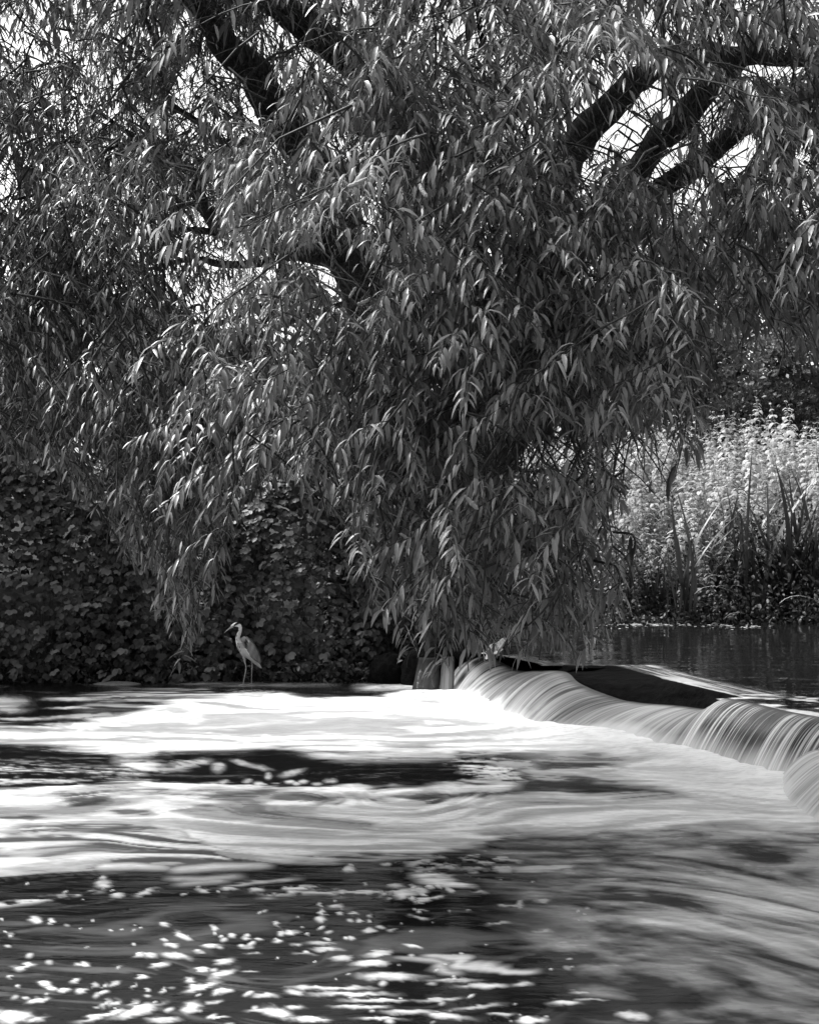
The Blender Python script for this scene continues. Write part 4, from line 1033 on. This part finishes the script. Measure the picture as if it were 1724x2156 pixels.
# a few dry bent blades
dry, = [mesh('dry_blade', *[np.array(blade_mesh(1, .035, 1.2)[0]), blade_mesh(1, .035, 1.2)[1]], None, M['dry_reed'])]
for (u, v, L_, ry, lab) in [(1462, 1250, .75, 1.0, 'pale bent dead blade leaning out of the reeds, upper one'), (1478, 1222, .6, 1.05, 'pale curved dead blade at the foot of the tallest reeds'), (1640, 1270, .95, 1.15, 'long pale arching dead blade low in the dark reeds at right'), (1525, 1302, .5, .9, 'short broken pale blade lying at the water line')]:
    b0 = P(u, v, 24.6)
    o = tag(link('dead_reed_blade', dry, None, tuple(b0)), lab, 'reed', 'dead blades among the reeds')
    o.scale = (L_, L_, L_); o.rotation_euler = (0, ry * .7, 0)

# small leafy growth along the water line
def leafbed(name, label, cat, n, xr, yr, zf, size, mat, parent=None):
    x = rng.uniform(*xr, n); y = rng.uniform(*yr, n); z = zf(x, y, n)
    p = np.stack([x, y, z], -1)
    d0 = nrm(rng.normal(0, 1, (n, 3)) + [0, -.5, .1]); hh_ = nrm(np.cross(d0, rng.normal(0, 1, (n, 3))))
    s_ = size * rng.uniform(.5, 1.3, n)
    V_, fq, ft = leaves_lite(p, d0, s_, s_ * .45, rng.uniform(.2, 1, n), hh_, .15, (0, 1., .8, 0))
    return tag(link(name, mesh(name, V_, fq, ft, M[mat], {'tone': np.repeat(rng.random(n) ** 2, 8)})), label, cat, kind='stuff')
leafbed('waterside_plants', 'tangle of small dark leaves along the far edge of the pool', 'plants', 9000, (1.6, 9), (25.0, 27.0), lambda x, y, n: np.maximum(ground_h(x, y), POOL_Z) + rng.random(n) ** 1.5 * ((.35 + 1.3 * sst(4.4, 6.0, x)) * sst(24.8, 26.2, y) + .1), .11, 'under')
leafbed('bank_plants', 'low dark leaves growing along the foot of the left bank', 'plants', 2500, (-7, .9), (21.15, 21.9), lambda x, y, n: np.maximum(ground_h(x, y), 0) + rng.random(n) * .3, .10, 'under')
# scraps of leaf floating at the pool edge
n = 260
x = np.where(rng.random(n) < .6, rng.normal(3.9, .35, n), rng.normal(5.3, .3, n)); y = 24.7 + rng.normal(0, .25, n) + .3 * np.sin(x * 2); sz = rng.uniform(.02, .06, n)
p = np.stack([x, y, np.full(n, POOL_Z + .022)], -1); a_ = rng.uniform(0, 6.28, n)
e1 = np.stack([np.cos(a_), np.sin(a_), 0 * a_], -1) * sz[:, None]; e2 = np.stack([-np.sin(a_), np.cos(a_), .2 + 0 * a_], -1) * sz[:, None] * .4
tag(link('floating_scraps', mesh('floating_scraps', np.stack([p - e1, p + e2, p + e1, p - e2], 1).reshape(-1, 3), np.arange(n * 4).reshape(-1, 4), None, M['scrap'], None, False)),
    'pale floating scraps gathered at the foot of the reeds', 'debris', kind='stuff')

# ------------------------------------------------------------------ rocks, mud spit, stub, white scrap
def rock(name, label, cat, c, r, mat, seed, group=None):
    n, m = 18, 28
    th = np.linspace(0, np.pi, n)[:, None]; ph = np.linspace(0, 2 * np.pi, m, endpoint=False)[None, :]
    x, y, z = np.sin(th) * np.cos(ph), np.sin(th) * np.sin(ph), np.cos(th) + 0 * ph
    k = 1 + .55 * (fbm(x * 1.4 + 3 + z, y * 1.4 + z + seed, seed, 4) - .5)
    V_ = np.stack([x * k * r[0], y * k * r[1], z * k * r[2]], -1).reshape(-1, 3)
    q = np.array([(i * m + j, (i + 1) * m + j, (i + 1) * m + (j + 1) % m, i * m + (j + 1) % m) for i in range(n - 1) for j in range(m)])
    return tag(link(name, mesh(name, V_, q, None, mat), None, c), label, cat, group)
rock('mud_spit', 'low pale mud spit at the foot of the left brambles', 'mud', (float(P(240, 1440, 21)[0]), 21.05, -.02), (.34, .16, .055), M['mud'], 3)
rock('rock', 'flat wet rock the heron stands on, at the foot of the brambles', 'rock', (float(P(522, 1440, 21)[0]), 21.05, -.045), (.55, .22, .06), M['log'], 5)
rock('rock', 'dark wet rock at the end of the weir, behind the narrow spouts', 'rock', (float(P(905, 1400, 21)[0]), 21.1, .12), (.42, .3, .42), M['stone'], 9)
rock('rock', 'dark boulder between the brambles and the first narrow spout', 'rock', (float(P(820, 1420, 21.2)[0]), 21.3, .1), (.3, .25, .3), M['stone'], 19)
T_ = Tubes(); T_.add(spline(np.array([P(884, 1448, 20.0), P(885, 1425, 20.0), P(890, 1412, 20.0)]), 8), np.linspace(.05, .035, 8), 9, .3, 4)
T_.add(spline(np.array([P(890, 1425, 20.0), P(905, 1418, 19.95), P(914, 1448, 19.9)]), 10), np.linspace(.018, .01, 10), 6)
tag(link('driftwood_stub', T_.mesh('driftwood_stub', M['log'])), 'dark forked driftwood stub standing in front of the narrow spouts', 'driftwood')
# crumpled white scrap caught above the fall
n = 12; g = np.linspace(-1, 1, n); GX, GY = np.meshgrid(g, g)
rr = 1 - .25 * (fbm(GX * 1.5 + 5, GY * 1.5, 77, 2))
ra = np.maximum(np.abs(GX), np.abs(GY)); an_ = np.arctan2(GY, GX)
rr = ra * (.45 + 1.1 * vnoise(an_ * 2.3 + 9, 0 * an_, 76))
V_ = np.stack([np.cos(an_) * rr * .15, .10 * (fbm(GX * 2.5, GY * 2.5, 79, 3) - .5) * 2, np.sin(an_) * rr * .10 + .25 * np.cos(an_) * rr * .15], -1).reshape(-1, 3)
ii = (np.arange(n - 1)[:, None] * n + np.arange(n - 1)[None, :]).ravel()
sc = link('crumpled_scrap', mesh('crumpled_scrap', V_, np.stack([ii, ii + 1, ii + n + 1, ii + n], -1), None, M['paper'], None, False), None, tuple(P(1040, 1367, 19.8)))
so = sc.modifiers.new('thickness', 'SOLIDIFY'); so.thickness = .004
tag(sc, 'crumpled white scrap caught at the top of the fall under the hanging leaves', 'litter')

# ------------------------------------------------------------------ heron
def feather_mat():
    m, n, l, b = newmat('heron_plumage', .75, .15)
    a_ = n.new('ShaderNodeAttribute'); a_.attribute_name = 'tone'
    t = tex_noise(n, l, 60, 3, .6, coords(n, l, (1, 1, .25)))
    l.new(math_node(n, l, 'MULTIPLY', a_.outputs['Fac'], math_node(n, l, 'ADD', math_node(n, l, 'MULTIPLY', t, .5), .75)), b.inputs['Base Color'])
    bump(n, l, b, t, .4, .004)
    return m
M['plumage'] = feather_mat()
M['bill'] = plain('heron_bill', .3, .42, .45, 40)
M['leg'] = plain('heron_leg', .26, .42, .6, 60)
M['eye'] = plain('heron_eye', .01, .02, .1, 10, .6, 0, 0)
hd = 20.95
hx = float((523 - UC) / F * hd)
heron = thing('heron', 'grey heron with white crown and long bill standing at the foot of the brambles', 'heron', (hx, hd, .01))
K = .000584 * 1.0
def hp(cx_, cy_, y=0): return np.array([(cx_ - 920) * K, y, (1945 - cy_) * K])
rows = [(505, 560, 12, 12), (540, 540, 26, 22), (590, 522, 42, 32), (650, 520, 52, 38), (705, 545, 48, 38), (728, 600, 42, 34), (722, 670, 42, 32), (700, 740, 46, 34), (676, 810, 52, 38), (680, 880, 62, 46), (715, 960, 92, 70), (775, 1030, 140, 110), (850, 1090, 175, 135), (930, 1150, 178, 140), (1000, 1230, 150, 125), (1060, 1330, 105, 90), (1110, 1420, 62, 60), (1160, 1480, 38, 36), (1215, 1540, 22, 26), (1240, 1562, 8, 10)]
pts = spline(np.array([list(hp(r[0], r[1])) + [r[2] * K, r[3] * K] for r in rows]), 110)
ctr = pts[:, :3]; tg = nrm(np.gradient(ctr, axis=0)); yv = np.array([0, 1., 0])
nn = nrm(np.cross(yv, tg)); k = 28
th = np.arange(k) / k * 2 * np.pi
ring = ctr[:, None] + pts[:, 3][:, None, None] * np.cos(th)[None, :, None] * nn[:, None] + pts[:, 4][:, None, None] * np.sin(th)[None, :, None] * yv
s_ = np.linspace(0, 1, 110)[:, None] * np.ones((1, k))
cs_ = np.cos(th)[None, :] + 0 * s_      # side of the in-plane normal
cpx, cpy = ring[..., 0] / K + 920, 1945 - ring[..., 2] / K
tone = np.full(s_.shape, .30)
neck = cpy < 1000
tone = np.where(cpy < 640, .66, tone)
tone = np.where((cpy >= 640) & (cpy < 950), .56, tone)
frontside = (cpx - np.interp(cpy, [540, 620, 700, 760, 820, 900, 980, 1100, 1250], [900, 700, 680, 655, 640, 655, 680, 730, 800])) < 0
tone = np.where(frontside & (cpy > 660) & (cpy < 1300), .74, tone)
dash = (np.abs(cpx - np.interp(cpy, [660, 720, 820, 900, 1050, 1200], [690, 650, 640, 655, 720, 750])) < 9) & (np.sin(cpy / 16 + cpx / 30) > -.2) & (cpy > 655) & (cpy < 1230)
tone = np.where(dash, .02, tone)
crown = (cpy < np.interp(cpx, [500, 560, 640, 700], [600, 535, 500, 500])) & (cpx < 665)
tone = np.where(crown, .80, tone)
stripe = (cpx > 585) & (cpx < 735) & (cpy < np.interp(cpx, [585, 640, 700, 735], [548, 532, 505, 510])) & (cpy > np.interp(cpx, [585, 620, 665, 735], [520, 482, 455, 470]))
tone = np.where(stripe, .015, tone)
tone = np.where((cpy > 1080) & ~dash & ~frontside, .46, tone)
tone = np.where((cpy > 1380), .40, tone)
i_ = (np.arange(109)[:, None] * k); j_ = np.arange(k)[None, :]
Q = np.stack([i_ + j_, i_ + k + j_, i_ + k + (j_ + 1) % k, i_ + (j_ + 1) % k], -1).reshape(-1, 4)
link('body', mesh('body', ring.reshape(-1, 3), Q, None, M['plumage'], {'tone': tone}), heron)
# bill: two mandibles
for dz, tip, w0 in ((-4, (338, 716), 17), (14, (352, 716), 11)):
    T_ = Tubes(); T_.add(spline(np.array([hp(560, 566 + dz), hp(500, 590 + dz), hp(420, 652 + dz * .5), hp(*tip)]), 10), np.array([w0 + 3, w0 + 2, w0, w0 - 1, w0 - 2, w0 - 4, w0 - 6, w0 - 8, 4, 1]).clip(1) * K, 10)
    link('bill', T_.mesh('bill', M['bill']), heron)
def lens(name, outline, ymid, thick, tonef, mat, nin=7):
    """a rounded shield-shaped shell from an outline in heron coordinates, bulging to the -y side"""
    o = np.array(outline, float); o = spline(np.vstack([o, o[:1]]), 60)[:-1]; c = o.mean(0)
    V_, T0 = [], []
    for q in range(nin + 1):
        f_ = q / nin
        for p_ in o:
            x, yz = c + (p_ - c) * math.sin(f_ * math.pi / 2)
            V_.append(hp(x, yz, ymid - thick * math.cos(f_ * math.pi / 2))); T0.append(tonef(x, yz))
    m_ = len(o)
    Q_ = np.array([(q * m_ + j, (q + 1) * m_ + j, (q + 1) * m_ + (j + 1) % m_, q * m_ + (j + 1) % m_) for q in range(nin) for j in range(m_)])
    return link(name, mesh(name, np.array(V_), Q_, None, mat, {'tone': np.array(T0)}), heron)
wing_o = [(735, 850), (800, 806), (880, 812), (960, 870), (1040, 960), (1120, 1080), (1180, 1200), (1215, 1320), (1225, 1430), (1150, 1410), (1060, 1350), (980, 1270), (900, 1180), (850, 1080), (790, 960)]
def wt(x, y):
    if (x - 880) ** 2 / 48 ** 2 + (y - 930) ** 2 / 62 ** 2 < 1 or (abs(x - 886) < 20 and 930 < y < 1080): return .015
    if abs(x - (870 + (y - 1080) * .55)) < 16 and 1080 < y < 1250: return .75
    if abs(x - 935) < 20 and abs(y - 905) < 18: return .6
    return .19 + .03 * math.sin(x / 22 + y / 60) - .05 * (x > 1080)
lens('wing', wing_o, -.060, .045, wt, M['plumage'])
wf = lens('wing', wing_o, .060, -.045, lambda x, y: .25, M['plumage'])
for k_ in range(5):                                             # flight feathers lying along the wing tip
    a0, a1 = (1010 + k_ * 34, 1180 + k_ * 26), (1190 + k_ * 9, 1420 + k_ * 16)
    T_ = Tubes(); T_.add(spline(np.array([hp(*a0, -.088 + .006 * k_), hp((a0[0] + a1[0]) / 2, (a0[1] + a1[1]) / 2, -.09 + .006 * k_), hp(*a1, -.055)]), 8), np.array([6, 14, 18, 20, 19, 15, 9, 2]) * K, 6)
    link('flight_feather', mesh('flight_feather', np.concatenate(T_.V), np.concatenate(T_.Q), None, M['plumage'], {'tone': np.full(T_.n, .2 - .02 * k_)}), heron)
for rowsl in ([(830, 1230, -.03, 44), (825, 1300, -.03, 34), (845, 1400, -.035, 22), (868, 1490, -.04, 13), (872, 1560, -.04, 15), (872, 1585, -.04, 15), (855, 1680, -.04, 10), (830, 1800, -.045, 9), (808, 1925, -.05, 9), (800, 1950, -.05, 9)],
              [(965, 1240, .03, 46), (975, 1310, .03, 36), (1000, 1400, .03, 20), (1006, 1480, .03, 12), (1006, 1555, .03, 15), (1002, 1590, .03, 14), (998, 1680, .03, 9), (996, 1800, .03, 8), (992, 1925, .03, 9), (990, 1950, .03, 9)]):
    r_ = spline(np.array([list(hp(a_[0], a_[1], a_[2])) + [a_[3] * K] for a_ in rowsl]), 40)
    T_ = Tubes(); T_.add(r_[:, :3], r_[:, 3], 10)
    f0 = r_[-1, :3]
    for an in (-2.5, -3.14, 2.5, .1):                           # toes
        T_.add(np.array([f0, f0 + np.array([math.cos(an) * .035, math.sin(an) * .035, .002]), f0 + np.array([math.cos(an) * .065, math.sin(an) * .065, -.006])]), np.array([.005, .004, .002]), 6)
    link('leg', T_.mesh('leg', M['leg']), heron)
th_ = np.linspace(0, np.pi, 8)
T_ = Tubes(); T_.add(np.array([hp(600, 545, -.026 + .012 * c) for c in np.linspace(0, 1, 5)]), np.array([.001, .005, .006, .005, .002]), 10)
link('eye', T_.mesh('eye', M['eye']), heron)
T_ = Tubes(); T_.add(spline(np.array([hp(660, 492), hp(715, 510), hp(765, 560), hp(800, 625)]), 10), np.linspace(.008, .0008, 10), 6)
link('crest_plume', mesh('crest_plume', np.concatenate(T_.V), np.concatenate(T_.Q), None, M['plumage'], {'tone': np.full(T_.n, .02)}), heron)
for k_ in range(4):                                             # long breast plumes
    T_ = Tubes(); T_.add(spline(np.array([hp(655 + k_ * 8, 960 + k_ * 20, -.02 - .01 * k_), hp(690 + k_ * 10, 1100 + k_ * 15, -.05), hp(760 + k_ * 16, 1250 + k_ * 12, -.06)]), 8), np.array([3, 8, 10, 10, 9, 7, 4, 1]) * K, 6)
    link('breast_plume', mesh('breast_plume', np.concatenate(T_.V), np.concatenate(T_.Q), None, M['plumage'], {'tone': np.full(T_.n, .5 if k_ % 2 else .12)}), heron)
tris = sum(sum(len(p.vertices) - 2 for p in me.polygons) if len(me.polygons) < 3000 else len(me.loops) - 2 * len(me.polygons) for me in bpy.data.meshes)
print('triangles about', tris)
